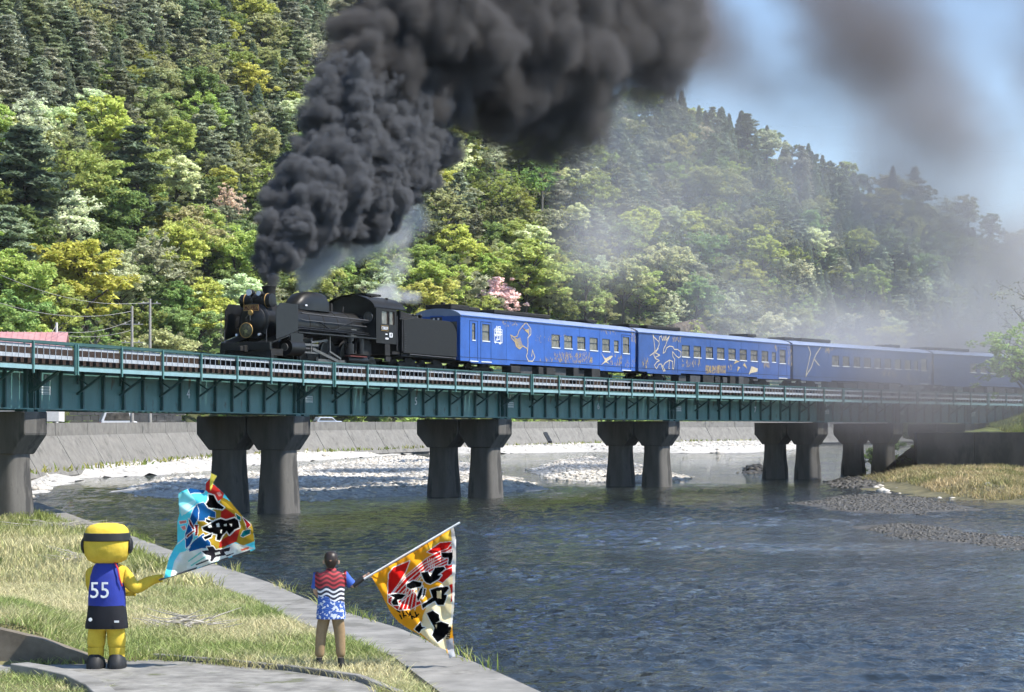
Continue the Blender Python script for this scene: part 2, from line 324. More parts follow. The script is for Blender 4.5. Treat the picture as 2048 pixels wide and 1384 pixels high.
for i in range(len(pts)-1):
    a, c = pts[i], pts[i+1]; d = (c-a).normalized(); n = Vector((-d.y, d.x, 0)); g = d*.05; za, zc = zroad(a.y), zroad(c.y)
    ba, bc = zw(a.y)+.25, zw(c.y)+.25; a2, c2 = a+g, c-g
    vs = [(a2-n*1.6, ba), (c2-n*1.6, bc), (c2+n*.05, zc), (a2+n*.05, za), (a2-n*.9, ba-1), (c2-n*.9, bc-1), (c2+n*.6, zc-.5), (a2+n*.6, za-.5)]
    MB().add([(p.x, p.y, z) for p, z in vs], [(0,1,2,3),(7,6,5,4),(0,4,5,1),(3,2,6,7),(0,3,7,4),(1,5,6,2)]).build('wall_panel', M_revet, rev)
    vs = [(a2+n*.12, za-.02), (c2+n*.12, zc-.02), (c2+n*.16, zc+.95), (a2+n*.16, za+.95), (a2+n*.5, za-.02), (c2+n*.5, zc-.02), (c2+n*.46, zc+.95), (a2+n*.46, za+.95)]
    MB().add([(p.x, p.y, z) for p, z in vs], [(0,1,2,3),(7,6,5,4),(0,4,5,1),(3,2,6,7),(0,3,7,4),(1,5,6,2)]).build('parapet', M_revet, rev)
M_pipe = mat('dark_pipe', (.02,.02,.02), .5)
for u0, v0, u1, v1 in ((275,878,296,922),(1093,866,1103,884)):
    A, B = at(u0, v0, 182 if u0 < 900 else 292), at(u1, v1, 179 if u0 < 900 else 288); MB().bar(A-Vector((.2,.9,0)), B-Vector((.2,.9,0)), .5, .3).build('drain_chute', M_pipe, rev)
# terrace, bars and stones
STONE = []
for k in range(5):
    g = np.random.default_rng(50+k); ico = [(0,0,1),(.89,0,.45),(.28,.85,.45),(-.72,.53,.45),(-.72,-.53,.45),(.28,-.85,.45),(.72,.53,-.45),(-.28,.85,-.45),(-.89,0,-.45),(-.28,-.85,-.45),(.72,-.53,-.45),(0,0,-1)]
    fc = [(0,1,2),(0,2,3),(0,3,4),(0,4,5),(0,5,1),(1,6,2),(2,7,3),(3,8,4),(4,9,5),(5,10,1),(6,7,2),(7,8,3),(8,9,4),(9,10,5),(10,6,1),(11,7,6),(11,8,7),(11,9,8),(11,10,9),(11,6,10)]
    STONE.append(np.array(ico)*(.75+.5*g.random((12,1)))*np.array([1, .8, .55]))
FC = np.array(fc)
def stones(pos, size, seed):              # many stones in one mesh
    g = np.random.default_rng(seed); n = len(pos); th = g.random(n)*6.28; c, s = np.cos(th), np.sin(th)
    base = np.array(STONE)[g.integers(0, 5, n)]*np.asarray(size)[:, None, None]
    X = base[:, :, 0]*c[:, None]-base[:, :, 1]*s[:, None]; Y = base[:, :, 0]*s[:, None]+base[:, :, 1]*c[:, None]
    V = np.stack([X, Y, base[:, :, 2]], 2)+np.asarray(pos)[:, None, :]; Fq = FC[None]+(np.arange(n)*12)[:, None, None]
    return V.reshape(-1, 3), Fq.reshape(-1, 3)
def bar(name, poly, up, m, ns, smin, smax, mstone, label, seed, sname='gravel', edge=2.5, cell=.8):
    W = [wat(u, v, .03) for u, v in poly]; xs = [p.x for p in W]; ys = [p.y for p in W]
    def zf(p):
        d, _, _ = polydist(p, W, True); ins = inpoly(p, W); e = np.where(ins, d, -d)+(vnoise(p, .25, seed)-.5)*1.5
        return zw(p[:, 1])+np.where(e > 0, up*sstep(0, edge, e), e*.25)+(vnoise(p, .6, seed+1)-.5)*.12*up*4*.3
    o = structure(obj(name, gridmesh(name, np.arange(min(xs)-2, max(xs)+2, cell), np.arange(min(ys)-2, max(ys)+2, cell*1.5), zf, m, lambda p: inpoly(p, W) | (polydist(p, W, True)[0] < 1.2))))
    g = np.random.default_rng(seed); pts = np.stack([g.uniform(min(xs)-1, max(xs)+1, ns*3), g.uniform(min(ys)-1, max(ys)+1, ns*3)], 1)
    dd = np.where(inpoly(pts, W), 1, -1)*polydist(pts, W, True)[0]; pts = pts[(dd+(vnoise(pts, .35, seed+5)-.45)*3.2 > 0) & (dd > -1.6) & (g.random(len(pts)) < .25+1.1*vnoise(pts, .5, seed+6))][:ns]
    sz = smin+(smax*1.5-smin)*g.random(len(pts))**3.2; V, Q = stones(np.column_stack([pts, zf(pts)-sz*.12]), sz, seed)
    s = obj(sname, rawmesh(sname, V, Q, mstone)); tag(s, label, sname, None, 'stuff'); return zf
def stonemat(name, c0, c1, rough):
    m = bpy.data.materials.new(name); m.use_nodes = True; t = m.node_tree; b = t.nodes['Principled BSDF']; b.inputs['Roughness'].default_value = rough; ge = t.nodes.new('ShaderNodeNewGeometry'); cr = t.nodes.new('ShaderNodeValToRGB')
    e = cr.color_ramp.elements; e[0].color = (*c0, 1); e[1].color = (*c1, 1); k = e.new(.5); k.color = (*[(x+y)*.5*z for x, y, z in zip(c0, c1, (1.08, 1, .9))], 1); t.links.new(ge.outputs['Random Per Island'], cr.inputs[0]); t.links.new(cr.outputs[0], b.inputs['Base Color']); return m
M_st = stonemat('river_stones', (.24,.23,.215), (.64,.62,.58), .85); M_st2 = stonemat('dark_river_stones', (.018,.017,.015), (.085,.08,.068), .6)
M_st0 = mat('river_stones_', (.26, .25, .235), .85, var=.5, scale=1.1, c2=(.64, .62, .58), detail=3)
M_st20 = mat('dark_river_stones_', (.07, .068, .066), .6, var=.4, scale=.7, c2=(.28, .27, .26), detail=3)
bar('gravel_bar', [(240,982),(300,964),(420,958),(500,948),(600,937),(700,925),(800,916),(870,918),(960,930),(1010,950),(1060,965),(1108,976),(1050,983),(960,985),(850,990),(760,993),(640,1003),(500,1000),(420,1000),(330,994),(280,992)], .4, M_white, 14000, .05, .2, M_st, 'pale stones covering the long gravel bar behind the second pier', 21)
bar('gravel_bar', [(1060,940),(1110,921),(1180,915),(1290,928),(1340,945),(1388,956),(1330,964),(1250,965),(1150,962),(1090,956)], .35, M_white, 6000, .05, .2, M_st, 'pale stones on the small gravel bar behind the third pier', 22)
bar('terrace', [(40,955),(60,1000),(85,984),(170,955),(300,950),(430,941),(480,931),(620,921),(840,906),(1000,907),(1180,903),(1360,906),(1500,905),(1600,897),(1640,886),(1500,878),(1180,884),(850,892),(600,899),(420,909),(200,926),(100,936)], .75, M_white, 9000, .08, .3, M_st, 'pale stones strewn along the foot of the river wall', 23, edge=3, cell=1.2)
bar('gravel_bar', [(1590,1006),(1650,992),(1760,988),(1850,995),(1960,1019),(1850,1029),(1700,1023)], .07, M_grav, 4200, .03, .10, M_st2, 'dark wet stones on the low bar below the dry grass', 24, edge=1.5, cell=.5)
bar('gravel_bar', [(1680,1052),(1800,1046),(1950,1062),(2120,1078),(2120,1118),(1950,1090),(1800,1072)], .05, M_grav, 5000, .025, .08, M_st2, 'dark wet stones on the nearest low bar by the frame edge', 25, edge=1.2, cell=.5)
bar('gravel_bar', [(1478,938),(1510,933),(1545,936),(1540,945),(1500,947)], .3, M_grav, 300, .1, .4, M_st2, 'stones of the tiny islet beyond the fourth pier', 26, edge=1)
bar('gravel_bar', [(1655,962),(1700,955),(1760,958),(1830,966),(1760,978),(1690,975)], .15, M_grav, 900, .06, .2, M_st2, 'pale stones at the waterside end of the dry grass bank', 28, edge=1)
GRZ = bar('grass_bank', [(1700,972),(1740,950),(1830,945),(1900,935),(2000,926),(2140,915),(2140,1015),(1990,1006),(1850,993),(1760,985)], .75, mat('dry_soil', (.085,.085,.04), .95, var=.5, scale=1, c2=(.17,.15,.08)), 500, .08, .3, M_st, 'scattered stones on the dry grass bank', 27, edge=5, cell=.7)
# right bank: abutment wall, turf slope, land behind
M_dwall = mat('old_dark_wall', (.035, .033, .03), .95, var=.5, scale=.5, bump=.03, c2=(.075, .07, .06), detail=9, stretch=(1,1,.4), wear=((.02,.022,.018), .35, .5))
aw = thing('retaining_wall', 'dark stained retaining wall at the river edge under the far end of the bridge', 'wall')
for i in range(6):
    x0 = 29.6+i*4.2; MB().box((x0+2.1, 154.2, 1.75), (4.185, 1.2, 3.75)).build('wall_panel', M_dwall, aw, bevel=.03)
def rbz(p):
    x, y = p[:, 0], p[:, 1]; z = 3.35+2.6*sstep(154, 171, y+(vnoise(p, .1, 8)-.5)*5)*sstep(33, 48, x)+(vnoise(p, .3, 9)-.5)*.5
    e = x-(31.5+.2*(y-155)); return np.where(e < 0, 3.3-4.8*sstep(0, -8, e), z)
structure(obj('right_bank', gridmesh('right_bank', np.arange(18, 110, 1.), np.arange(154.5, 350, 1.5), rbz, mat('turf', (.10,.13,.03), .95, var=.4, scale=.8, c2=(.17,.2,.05)), lambda p: (polydist(p, WALL)[1] < 0))))
# ---------------------------------------------------------------- railway bridge
M_teal = mat('teal_paint', (.075, .185, .175), .5, var=.2, scale=1.3, c2=(.10, .225, .212), detail=8, stretch=(1, 1, .35), wear=((.06, .065, .045), 1.9, .58))
M_teald = mat('dark_teal_paint', (.04, .098, .094), .55, var=.15, scale=2)
M_beam = mat('pale_teal_paint', (.22, .36, .38), .5, var=.12, scale=2)
M_strip = mat('galvanised_strip', (.33, .36, .40), .55, var=.25, scale=5, c2=(.44, .47, .50))
M_wood = mat('creosoted_sleeper', (.026, .016, .012), .9, var=.5, scale=6, c2=(.055, .032, .022))
M_rail = mat('rail_steel', (.10, .075, .06), .5, metal=.6, var=.3, scale=3)
M_wpaint = mat('white_paint', (.75, .76, .76), .6, var=.08, scale=6)
_box = {}
def boxmesh(name, d, m, bevel=0):
    k = (name, d, m.name)
    if k not in _box: _box[k] = MB().box((0,0,0), d).mesh(name, m, bevel=bevel)
    return _box[k]
JA = {k: k*SPAN for k in range(-1, 5)}; JA.update({5: 95.2, 6: 106.4, 7: 117.6, 8: 128.8})
NUM = {-1: '3', 0: '4', 1: '5', 2: '6', 3: '7', 4: '8', 5: '9', 6: '', 7: ''}
brk = MB().bar((0,-1.0,5.85), (0,-2.36,5.85), .09, .07).bar((0,-1.0,4.98), (0,-2.28,5.80), .09, .07).bar((0,-1.0,5.62), (0,-1.5,5.32), .06, .05).bar((0,-1.05,5.35),(0,-1.05,5.8),.10,.04).mesh('bracket', M_teald)
_tb = MB()                                            # painted inspection table: frame, rows and a few stacked characters
for k in range(6): _tb.box((.36, 0, .04+k*.055), (.62, .004, .03 if k % 2 else .012))
_tb.box((.67,0,.17), (.018,.004,.31)).box((.05,0,.17), (.018,.004,.31))
for i, (cx, zz) in enumerate(((.33, .42), (.31, .52), (.36, .62), (.38, .70), (.62, .55), (.63, .66))):
    for k in range(3): _tb.box((cx, 0, zz+k*.026), (.10-.03*(k == 1), .004, .011))
    _tb.box((cx+.03, 0, zz+.02), (.014, .004, .07))
table_me = _tb.mesh('painted_table', M_wpaint)
for k in range(-1, 8):
    a = JA[k]; SP = JA[k+1]-a; A, B = P(a), P(a+SP); d = (B-A); L = d.length-.14; rz = math.atan2(d.y, d.x)
    g = thing('girder_span', 'teal girder span painted with the number '+{'4':'four','5':'five','6':'six','7':'seven'}.get(NUM[k],'')+' with plank walkway and railing' if -1 < k < 4 else ('teal girder span cut off by the left edge of the photo' if k < 0 else ('short girder span veiled in smoke right after the span numbered seven', 'short smoky girder span second after the one numbered seven', 'short smoky girder span over the dark retaining wall', 'last short girder span vanishing behind the tree by the abutment')[k-4]), 'bridge span', A+d.normalized()*.07, rz, 'plate girder spans of the bridge')
    def put(name, dims, m, loc, bevel=0): return obj(name, boxmesh(name, dims, m, bevel), g, loc)
    Lr = round(L, 2); NP = max(3, round((SP-.16)/2.97))
    for y in (-.98, .98):
        put('web', (Lr, .03, 1.56), M_teal, (L/2, y, 5.2)); put('bottom_flange', (Lr, .36, .05), M_teal, (L/2, y, 4.395)); put('top_flange', (Lr, .36, .05), M_teal, (L/2, y, 6.005))
    put('end_angle', (.05, .2, 1.55), M_teald, (.03, -1.08, 5.2)); put('end_angle', (.05, .2, 1.55), M_teald, (L-.03, -1.08, 5.2))
    ns_ = 2*NP
    for i in range(ns_+1): put('stiffener', (.09, .13, 1.55), M_teald, (.4+(L-.8)*i/ns_, -1.06, 5.2))
    for i in range(5): put('cross_frame', (.08, 1.9, .9), M_teald, (L*(i+.5)/5, 0, 5.1))
    put('bearing', (.5, .5, .09), M_teald, (.35, -.98, 4.33)); put('bearing', (.5, .5, .09), M_teald, (L-.35, -.98, 4.33))
    # second line of girders behind
    for y in (-1.7+4.0, 3.7): put('rear_web', (Lr, .03, 1.6), M_teal, (L/2, y, 5.2))
    put('rear_deck', (Lr, 2.2, .08), M_teald, (L/2, 3.05, 6.08))
    W = SP-.16; xo = .78; NP = max(3, round(W/2.97))
    put('walkway_beam', (round(W, 2), .1, .15), M_beam, (xo+W/2, -2.38, 5.845)); put('handrail', (round(W, 2), .06, .06), M_teald, (xo+W/2, -2.40, 6.73)); put('mid_rail', (round(W, 2), .03, .03), M_teald, (xo+W/2, -2.40, 6.685))
    n = round(W/.495)
    for i in range(n):
        wd = .42 if (k in (-1, 2) and i % 3 == 0 and i > 26) or (i*5+k) % 23 == 0 else .492; put('deck_plank', (wd, 1.17, .04), M_wood, (xo+W*(i+.5)/n, -1.755, 5.93))
    for i in range(NP+1):
        x = xo+.05+(W-.1)*i/NP; put('post', (.075, .075, 1.12), M_teal, (x, -2.455, 6.19)); obj('bracket', brk, g, (x-.8, 0, 0))
        if i < NP:
            pw = (W-.1)/NP; put('upper_strip', (round(pw-.1, 3), .012, .12), M_strip, (x+pw/2, -2.36, 6.595)); put('lower_strip', (round(pw-.1, 3), .012, .14), M_strip, (x+pw/2, -2.36, 6.24))
            for j in range(1, 7): put('picket', (.022, .02, .5), M_strip, (x+pw*j/7, -2.375, 6.415))
        put('rear_post', (.07, .07, 1.1), M_teald, (x, 4.0, 6.65))
    put('rear_handrail', (round(W, 2), .09, .12), M_teald, (xo+W/2, 4.0, 7.24)); put('cable_duct', (round(W, 2), .3, .85), M_wood, (xo+W/2, 3.7, 6.56))
    obj('painted_table', table_me, g, (.55, -1.003, 4.9))
    if -1 < k < 4: obj('painted_number', textmesh(NUM[k], .55, M_wpaint, 'painted_number', .003), g, (.4+(L-.8)*7.5/14, -1.012, 5.12), (R(90), 0, 0))
# track
tr = structure(obj('railway_track', None))
slp = MB().box((0,0,0), (.22, 2.4, .2)).mesh('sleeper', M_wood, bevel=.01)
i = 0; a = -6.
while a < 128:
    p = P(a, 0, 6.15); t_ = TT+TK*a; obj('sleeper', slp, tr, p, (0, 0, t_)); a += .47
for off in (-.57, .57):
    q = MB(); prof = [(-.06,6.25),(.06,6.25),(.06,6.27),(.012,6.285),(.012,6.36),(.033,6.37),(.033,6.396),(-.033,6.396),(-.033,6.37),(-.012,6.36),(-.012,6.285),(-.06,6.27)]
    n = 70; vs = []
    for i in range(n+1):
        a = -8+138*i/n
        vs += [P(a, off+o, z) for o, z in prof]
    m_ = len(prof); q.add(vs, [(i*m_+j, i*m_+(j+1) % m_, (i+1)*m_+(j+1) % m_, (i+1)*m_+j) for i in range(n) for j in range(m_)]).build('rail', M_rail, tr)
for off in (-.95, .95):
    q = MB(); n = 60
    for i in range(n): q.bar(P(-6+133*i/n, off, 6.3), P(-6+133*(i+1)/n, off, 6.3), .14, .10)
    q.build('guard_timber', M_wood, tr)
# piers: two T-shaped columns at every joint
def pier(a, off, hw, cw, lab, foot):
    A = P(a, off); t_ = TT+TK*a; g = thing('bridge_pier', lab, 'pier', (A.x, A.y, 0), t_, 'concrete bridge piers')
    th = .75                                          # local x along the track, y to the far side
    prof = [(-hw, 4.30), (-hw, 3.47), (-cw, 2.74), (cw, 2.74), (hw, 3.47), (hw, 4.30)]
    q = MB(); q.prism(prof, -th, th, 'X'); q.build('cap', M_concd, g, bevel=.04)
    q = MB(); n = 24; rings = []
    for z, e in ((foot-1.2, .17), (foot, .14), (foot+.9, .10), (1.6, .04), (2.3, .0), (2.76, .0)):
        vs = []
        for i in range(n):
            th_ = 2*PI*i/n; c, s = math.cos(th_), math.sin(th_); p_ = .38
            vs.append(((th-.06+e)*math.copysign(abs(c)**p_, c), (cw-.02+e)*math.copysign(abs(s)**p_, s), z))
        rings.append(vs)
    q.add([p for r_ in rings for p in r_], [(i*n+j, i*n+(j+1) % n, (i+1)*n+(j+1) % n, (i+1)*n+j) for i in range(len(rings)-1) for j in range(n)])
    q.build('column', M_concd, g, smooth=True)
JN = {0: 'at the left edge on the grass bank', 1: 'under the joint of spans four and five', 2: 'under the joint of spans five and six', 3: 'under the joint of spans six and seven', 4: 'under the end of span seven', 5: 'standing alone in smoke before the dark retaining wall', 6: 'rising over the dark retaining wall', 7: 'last before the abutment'}
for k in range(0, 8):
    foot = {0: .1, 5: .3, 6: 1.5, 7: 2.2}.get(k, zw(P(JA[k]).y)-.1)
    pier(JA[k], 0, 1.25, .70, 'nearer concrete T-pier '+JN[k], foot)
    pier(JA[k], -2.65, 1.32, .66, 'rear concrete T-pier '+JN[k], foot)
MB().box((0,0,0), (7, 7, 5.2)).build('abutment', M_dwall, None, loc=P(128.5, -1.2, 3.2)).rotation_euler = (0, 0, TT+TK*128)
tag(bpy.data.objects['abutment'], 'concrete abutment block carrying the far end of the bridge', 'abutment')
# ---------------------------------------------------------------- steam locomotive, tender, coaches
M_blk = mat('loco_black', (.0045, .0045, .005), .45, var=.4, scale=3, c2=(.013, .0125, .012), detail=8, spec=.35, bump=.006)
M_blk2 = mat('sooty_black', (.006, .006, .006), .75, var=.5, scale=4, c2=(.018, .016, .014))
M_tend = mat('tender_black', (.009, .0088, .008), .6, var=.25, scale=5, c2=(.014, .0135, .0125), spec=.3)
M_steel = mat('worn_steel', (.14, .135, .13), .45, metal=.6, var=.3, scale=6)
M_grey = mat('dull_grey_paint', (.055, .055, .057), .6, var=.3, scale=4)
M_brass = mat('brass', (.40, .25, .08), .5, metal=.5, var=.2, scale=5)
M_lens = mat('lamp_lens', (.75, .75, .78), .15, var=.05)
M_glass = mat('window_glass', (.055, .052, .048), .12, var=.5, scale=2.2, c2=(.16, .145, .125), spec=.6)  # brown-grey tone puts the reflections of blinds and interior into the glass
M_red = mat('dark_red_paint', (.10, .02, .015), .6)
M_coal = mat('coal', (.012, .012, .013), .6, var=.4, scale=9, bump=.05)
AE = A0-18.3
def vehicle(name, label, cat, a, L, group=None):
    A, d, rz = chord(a, L); return thing(name, label, cat, (A.x, A.y, HR), rz, group)
lo = vehicle('steam_locomotive', 'black steam locomotive numbered C58 239 with smoke pouring from its chimney', 'locomotive', AE, 18.3)
def cyl(o, r, x0, x1, y, z, m, name, parent, n=24, bevel=0): return MB().lathe([(x0, r), (x1, r)], (0, y, z), 'X', n).build(name, m, parent, True)
sb = MB().lathe([(.62,.55),(.66,.74),(.72,.80),(3.1,.80),(3.12,.77),(9.4,.77),(9.6,.82)], (0,0,2.18), 'X', 32).build('boiler', M_blk, lo, True)
for x in (4.3, 5.6, 6.9, 8.2): MB().lathe([(x,.785),(x+.07,.785)], (0,0,2.18), 'X', 32).build('boiler_band', M_blk2, sb, True)
dr = MB().lathe([(.42,.08),(.5,.35),(.58,.62),(.63,.66)], (0,0,2.18), 'X', 28).build('smokebox_door', M_blk, lo, True)
MB().tube([(.38,0,2.5),(.38,.0,2.18)], .03, 6).tube([(.36,.22,2.28),(.36,0,2.5)], .018, 6).build('door_handle', M_steel, dr)
MB().lathe([(.33,.10),(.36,.13),(.40,.13)], (0,-.02,2.52), 'X', 18).build('door_emblem', M_brass, dr, True)
MB().lathe([(0,.36),(.12,.33),(.7,.29),(.78,.33),(.84,.34),(.86,.28)], (1.95,0,2.95), 'Z', 24).build('chimney', M_blk2, lo, True)
fw = MB().lathe([(-.8,.2),(-.78,.31),(.78,.31),(.8,.2)], (1.0,0,3.08), 'Y', 24).build('feedwater_heater', M_blk, lo, True)
for y in (-.55, .55): MB().ring((1.0,y,3.08), .315, .02, 'Y').build('brass_ring', M_brass, fw, True)
for x, y, r_ in ((.35,.05,.17),(.5,-.36,.13)):
    h_ = MB().lathe([(x,r_*.9),(x+.1,r_),(x+.32,r_*.75),(x+.4,r_*.3)], (0,y,3.42-.04*(y<0)), 'X', 18).tube([(x+.2,y,3.3),(x+.25,y,2.95)], .04, 6).build('headlight', M_blk, lo, True)
    MB().lathe([(x-.012,r_*.85),(x+.02,r_*.85)], (0,y,3.42-.04*(y<0)), 'X', 18).build('lens', M_lens, h_, True)
for y in (-.58, .6):
    h_ = MB().lathe([(.18,.07),(.34,.07)], (0,y,1.52), 'X', 12).build('marker_lamp', M_grey, lo, True); MB().lathe([(.165,.055),(.18,.055)], (0,y,1.52), 'X', 12).build('lens', M_lens, h_, True)
pl = MB().box((.46,.0,2.74), (.03,.80,.27)).build('number_plate', M_red, lo, bevel=.005)
MB().box((.443,0,2.86),(.012,.78,.025)).box((.443,0,2.62),(.012,.78,.025)).box((.443,.385,2.74),(.012,.025,.26)).box((.443,-.385,2.74),(.012,.025,.26)).build('plate_rim', M_brass, pl)
obj('plate_lettering', textmesh('C58239', .235, M_brass, 'plate_lettering', .006), pl, (.438, 0, 2.74), (R(90), 0, R(-90)))
hm = MB().lathe([(.22,.30),(.24,.33),(.27,.33)], (0,.12,1.72), 'X', 28).build('headmark', mat('headmark_print', (.03,.03,.03), .5, var=.6, scale=9, c2=(.16,.14,.06)), lo, True)
MB().ring((.225,.12,1.72), .335, .018).build('headmark_rim', M_brass, hm, True)
MB().add([(.214,.12+.13*math.sin(k*PI/5)*(1 if k % 2 == 0 else .42),1.68+.13*math.cos(k*PI/5)*(1 if k % 2 == 0 else .42)) for k in range(10)], [tuple(range(10))]).build('headmark_star', mat('headmark_star', (.30,.27,.10), .5), hm)
# frames, buffer beam, apron, running boards, deflectors
bb = MB().box((.02,0,.98), (.16,2.62,.36)).build('buffer_beam', M_blk, lo, bevel=.02)
MB().box((-.16,0,.88), (.3,.3,.3)).box((-.4,.0,.88),(.28,.16,.22)).build('coupler', M_blk2, lo, bevel=.02)
MB().tube([(-.02,1.1,1.16),(-.02,1.1,1.75)], .02, 6).tube([(-.02,-1.1,1.16),(-.02,-1.1,1.75)], .02, 6).tube([(.02,1.31,1.1),(.05,1.33,2.75)], .02, 6).build('handrail', M_grey, lo)
MB().box((.7,0,.75), (1.2,2.3,.3)).box((5.6,0,1.0), (9.6,1.1,.5)).build('frame', M_blk2, lo)
MB().box((.06,.9,.42),(.05,.5,.3)).box((.06,-.9,.42),(.05,.5,.3)).box((.1,1.2,.6),(.25,.3,.5)).box((.1,-1.2,.6),(.25,.3,.5)).build('step', M_blk2, lo)
for y in (-1, 1):
    MB().box((5.9,y*1.18,1.70), (7.3,.42,.06)).build('running_board', M_blk, lo)
    MB().add([(.12,y*.55,1.19),(.12,y*1.38,1.19),(2.2,y*1.38,1.73),(2.2,y*.55,1.73),(.12,y*.55,1.15),(.12,y*1.38,1.15),(2.2,y*1.38,1.68),(2.2,y*.55,1.68)], [(0,1,2,3),(4,7,6,5),(0,4,5,1),(1,5,6,2),(2,6,7,3),(3,7,4,0)]).build('apron', M_blk, lo)
    MB().prism([(.38,1.30),(.38,2.62),(.72,2.95),(2.25,2.95),(2.25,1.78),(2.05,1.72)], y*1.36, y*1.34, 'Y').build('smoke_deflector', M_blk, lo)
    MB().bar((1.3,y*1.33,2.5),(1.3,y*.8,2.4),.04).bar((1.3,y*1.33,1.9),(1.3,y*.8,2.0),.04).build('deflector_stay', M_blk2, lo)
    cb = MB().box((2.15,y*1.12,1.22),(1.05,.5,.85)).lathe([(1.55,.36),(2.75,.36)],(0,y*1.12,1.0),'X',20).lathe([(1.5,.2),(2.8,.2)],(0,y*1.12,1.48),'X',16).build('cylinder', M_blk, lo, True)
    MB().lathe([(1.45,.17),(1.52,.17)],(0,y*1.12,1.0),'X',16).lathe([(2.8,.12),(2.95,.12)],(0,y*1.12,1.0),'X',16).build('cylinder_cover', M_steel, cb, True)
    MB().box((3.6,y*1.15,1.18),(1.5,.08,.10)).box((3.6,y*1.15,.82),(1.5,.08,.08)).build('slide_bar', M_steel, lo)
    MB().tube([(2.7,y*1.12,1.0),(3.9,y*1.12,1.0)],.045,8).bar((3.8,y*1.2,1.0),(6.1,y*1.2,.50),.05,.13).build('main_rod', M_steel, lo)
    MB().bar((4.25,y*1.12,.50),(7.95,y*1.12,.50),.05,.13).build('coupling_rod', M_steel, lo)
    MB().bar((3.7,y*1.15,1.3),(5.3,y*1.15,1.45),.04,.08).bar((5.3,y*1.18,1.65),(5.3,y*1.18,.95),.06,.16).bar((5.3,y*1.2,.95),(6.35,y*1.22,.62),.04,.08).bar((3.75,y*1.18,1.5),(3.7,y*1.18,.8),.04,.07).build('valve_gear', M_steel, lo)
    for x in (4.25, 6.1, 7.95):
        wh = MB(); wh.lathe([(-.07,.76),(.05,.76),(.07,.80),(.09,.80),(.09,.66),(-.07,.66)], (x,y*.62,.76), 'Y', 36)
        for k in range(10): th_ = k*PI/5; wh.bar((x,y*.66,.76),(x+.68*math.cos(th_),y*.66,.76+.68*math.sin(th_)),.05,.09)
        wh.lathe([(-.1,.17),(.14,.17)],(x,y*.64,.76),'Y',16)
        wo = wh.build('driving_wheel', M_blk, lo); MB().lathe([(y*.70-.05,.11),(y*.70+.05,.11)],(x+.02,y*.42,.55),'Y',14).prism([(x-.3,.18),(x+.3,.18),(x+.5,.45),(x-.5,.45)],y*.68,y*.72,'Y').build('counterweight', M_steel if x == 6.1 else M_blk, wo)
    for x, r_ in ((2.9,.0),(1.15,.43),(10.3,.43)):
        if r_:
            wh = MB().lathe([(-.06,r_),(.06,r_),(.06,.3),(-.06,.3)], (x,y*.62,r_), 'Y', 24).lathe([(-.08,.1),(.1,.1)],(x,y*.62,r_),'Y',12)
            for k in range(8): th_ = k*PI/4; wh.bar((x,y*.62,r_),(x+.34*math.cos(th_),y*.62,r_+.34*math.sin(th_)),.05,.06)
            wh.build('pony_wheel', M_blk, lo)
for i, pts_ in enumerate(([(3.2,-.98,2.62),(5,-.98,2.60),(9.4,-.98,2.58)], [(2.4,-1.02,1.98),(6,-1.05,1.96),(9.3,-1.05,1.95)], [(3.2,-.9,2.35),(3.4,-1.0,2.30),(9.2,-1.0,2.27)], [(5.1,-.8,2.3),(6.0,-1.02,1.9),(7.8,-1.05,2.45),(9.4,-1.0,2.5)], [(2.6,-1.05,1.78),(2.9,-1.05,1.9),(9.4,-1.06,1.86)], [(6.8,-1.15,1.62),(7.2,-1.15,1.0),(7.9,-1.15,.9)], [(3.2,.98,2.62),(9.4,.98,2.58)])):
    MB().tube(pts_, (.035,.03,.025,.03,.03,.035,.03)[i], 7).build('pipe', M_grey if i in (0, 2) else M_blk, lo, True)
cp = MB().lathe([(0,.2),(.02,.24),(.5,.24),(.52,.15),(.62,.15),(.64,.22),(1.0,.22),(1.02,.1)],(7.3,-1.12,.86),'Z',16).build('air_pump', M_blk, lo, True)
for z in (1.75, 2.05): MB().box((7.3,-1.38,z-.02),(.5,.02,.05)).build('pump_flange', M_steel, cp)
MB().lathe([(0,.17),(.8,.17)],(8.45,-1.1,.95),'Z',14).lathe([(7.0,.2),(8.9,.2)],(0,-1.1,.62),'X',14).build('reservoir', M_blk, lo, True)
MB().box((7.7,-1.28,.78),(1.6,.3,.05)).build('step_board', M_red, lo)
MB().box((8.9,0,1.35),(1.6,2.0,.9)).build('ash_pan', M_blk2, lo)
dm = MB(); n = 20; rings = []
for x, hw_, top in ((3.75,.15,2.95),(3.95,.42,3.3),(4.4,.52,3.62),(5.0,.55,3.74),(5.9,.55,3.76),(6.4,.52,3.70),(6.62,.46,3.5),(6.68,.30,3.15)):
    vs = []
    for k in range(n+1):
        th_ = PI*k/n; c, s_ = math.cos(th_), math.sin(th_); vs.append((x, hw_*math.copysign(abs(c)**.7, c), 2.85+(top-2.85)*abs(s_)**.6))
    rings.append(vs)
m_ = n+1; dm.add([p for r_ in rings for p in r_], [(i*m_+j, i*m_+j+1, (i+1)*m_+j+1, (i+1)*m_+j) for i in range(len(rings)-1) for j in range(n)]+[tuple(range(m_)), tuple(range((len(rings)-1)*m_, len(rings)*m_))[::-1]])
do = dm.build('steam_dome', M_blk, lo, True)
MB().box((4.3,-.56,3.05),(.16,.03,.07)).build('dome_plate', M_lens, do)
MB().tube([(7.5,0,2.9),(7.5,0,3.35)],.07,10).tube([(7.8,.12,2.9),(7.8,.12,3.3)],.06,10).tube([(8.1,-.3,2.9),(8.15,-.3,3.2)],.05,8).build('safety_valve', M_blk2, lo, True)
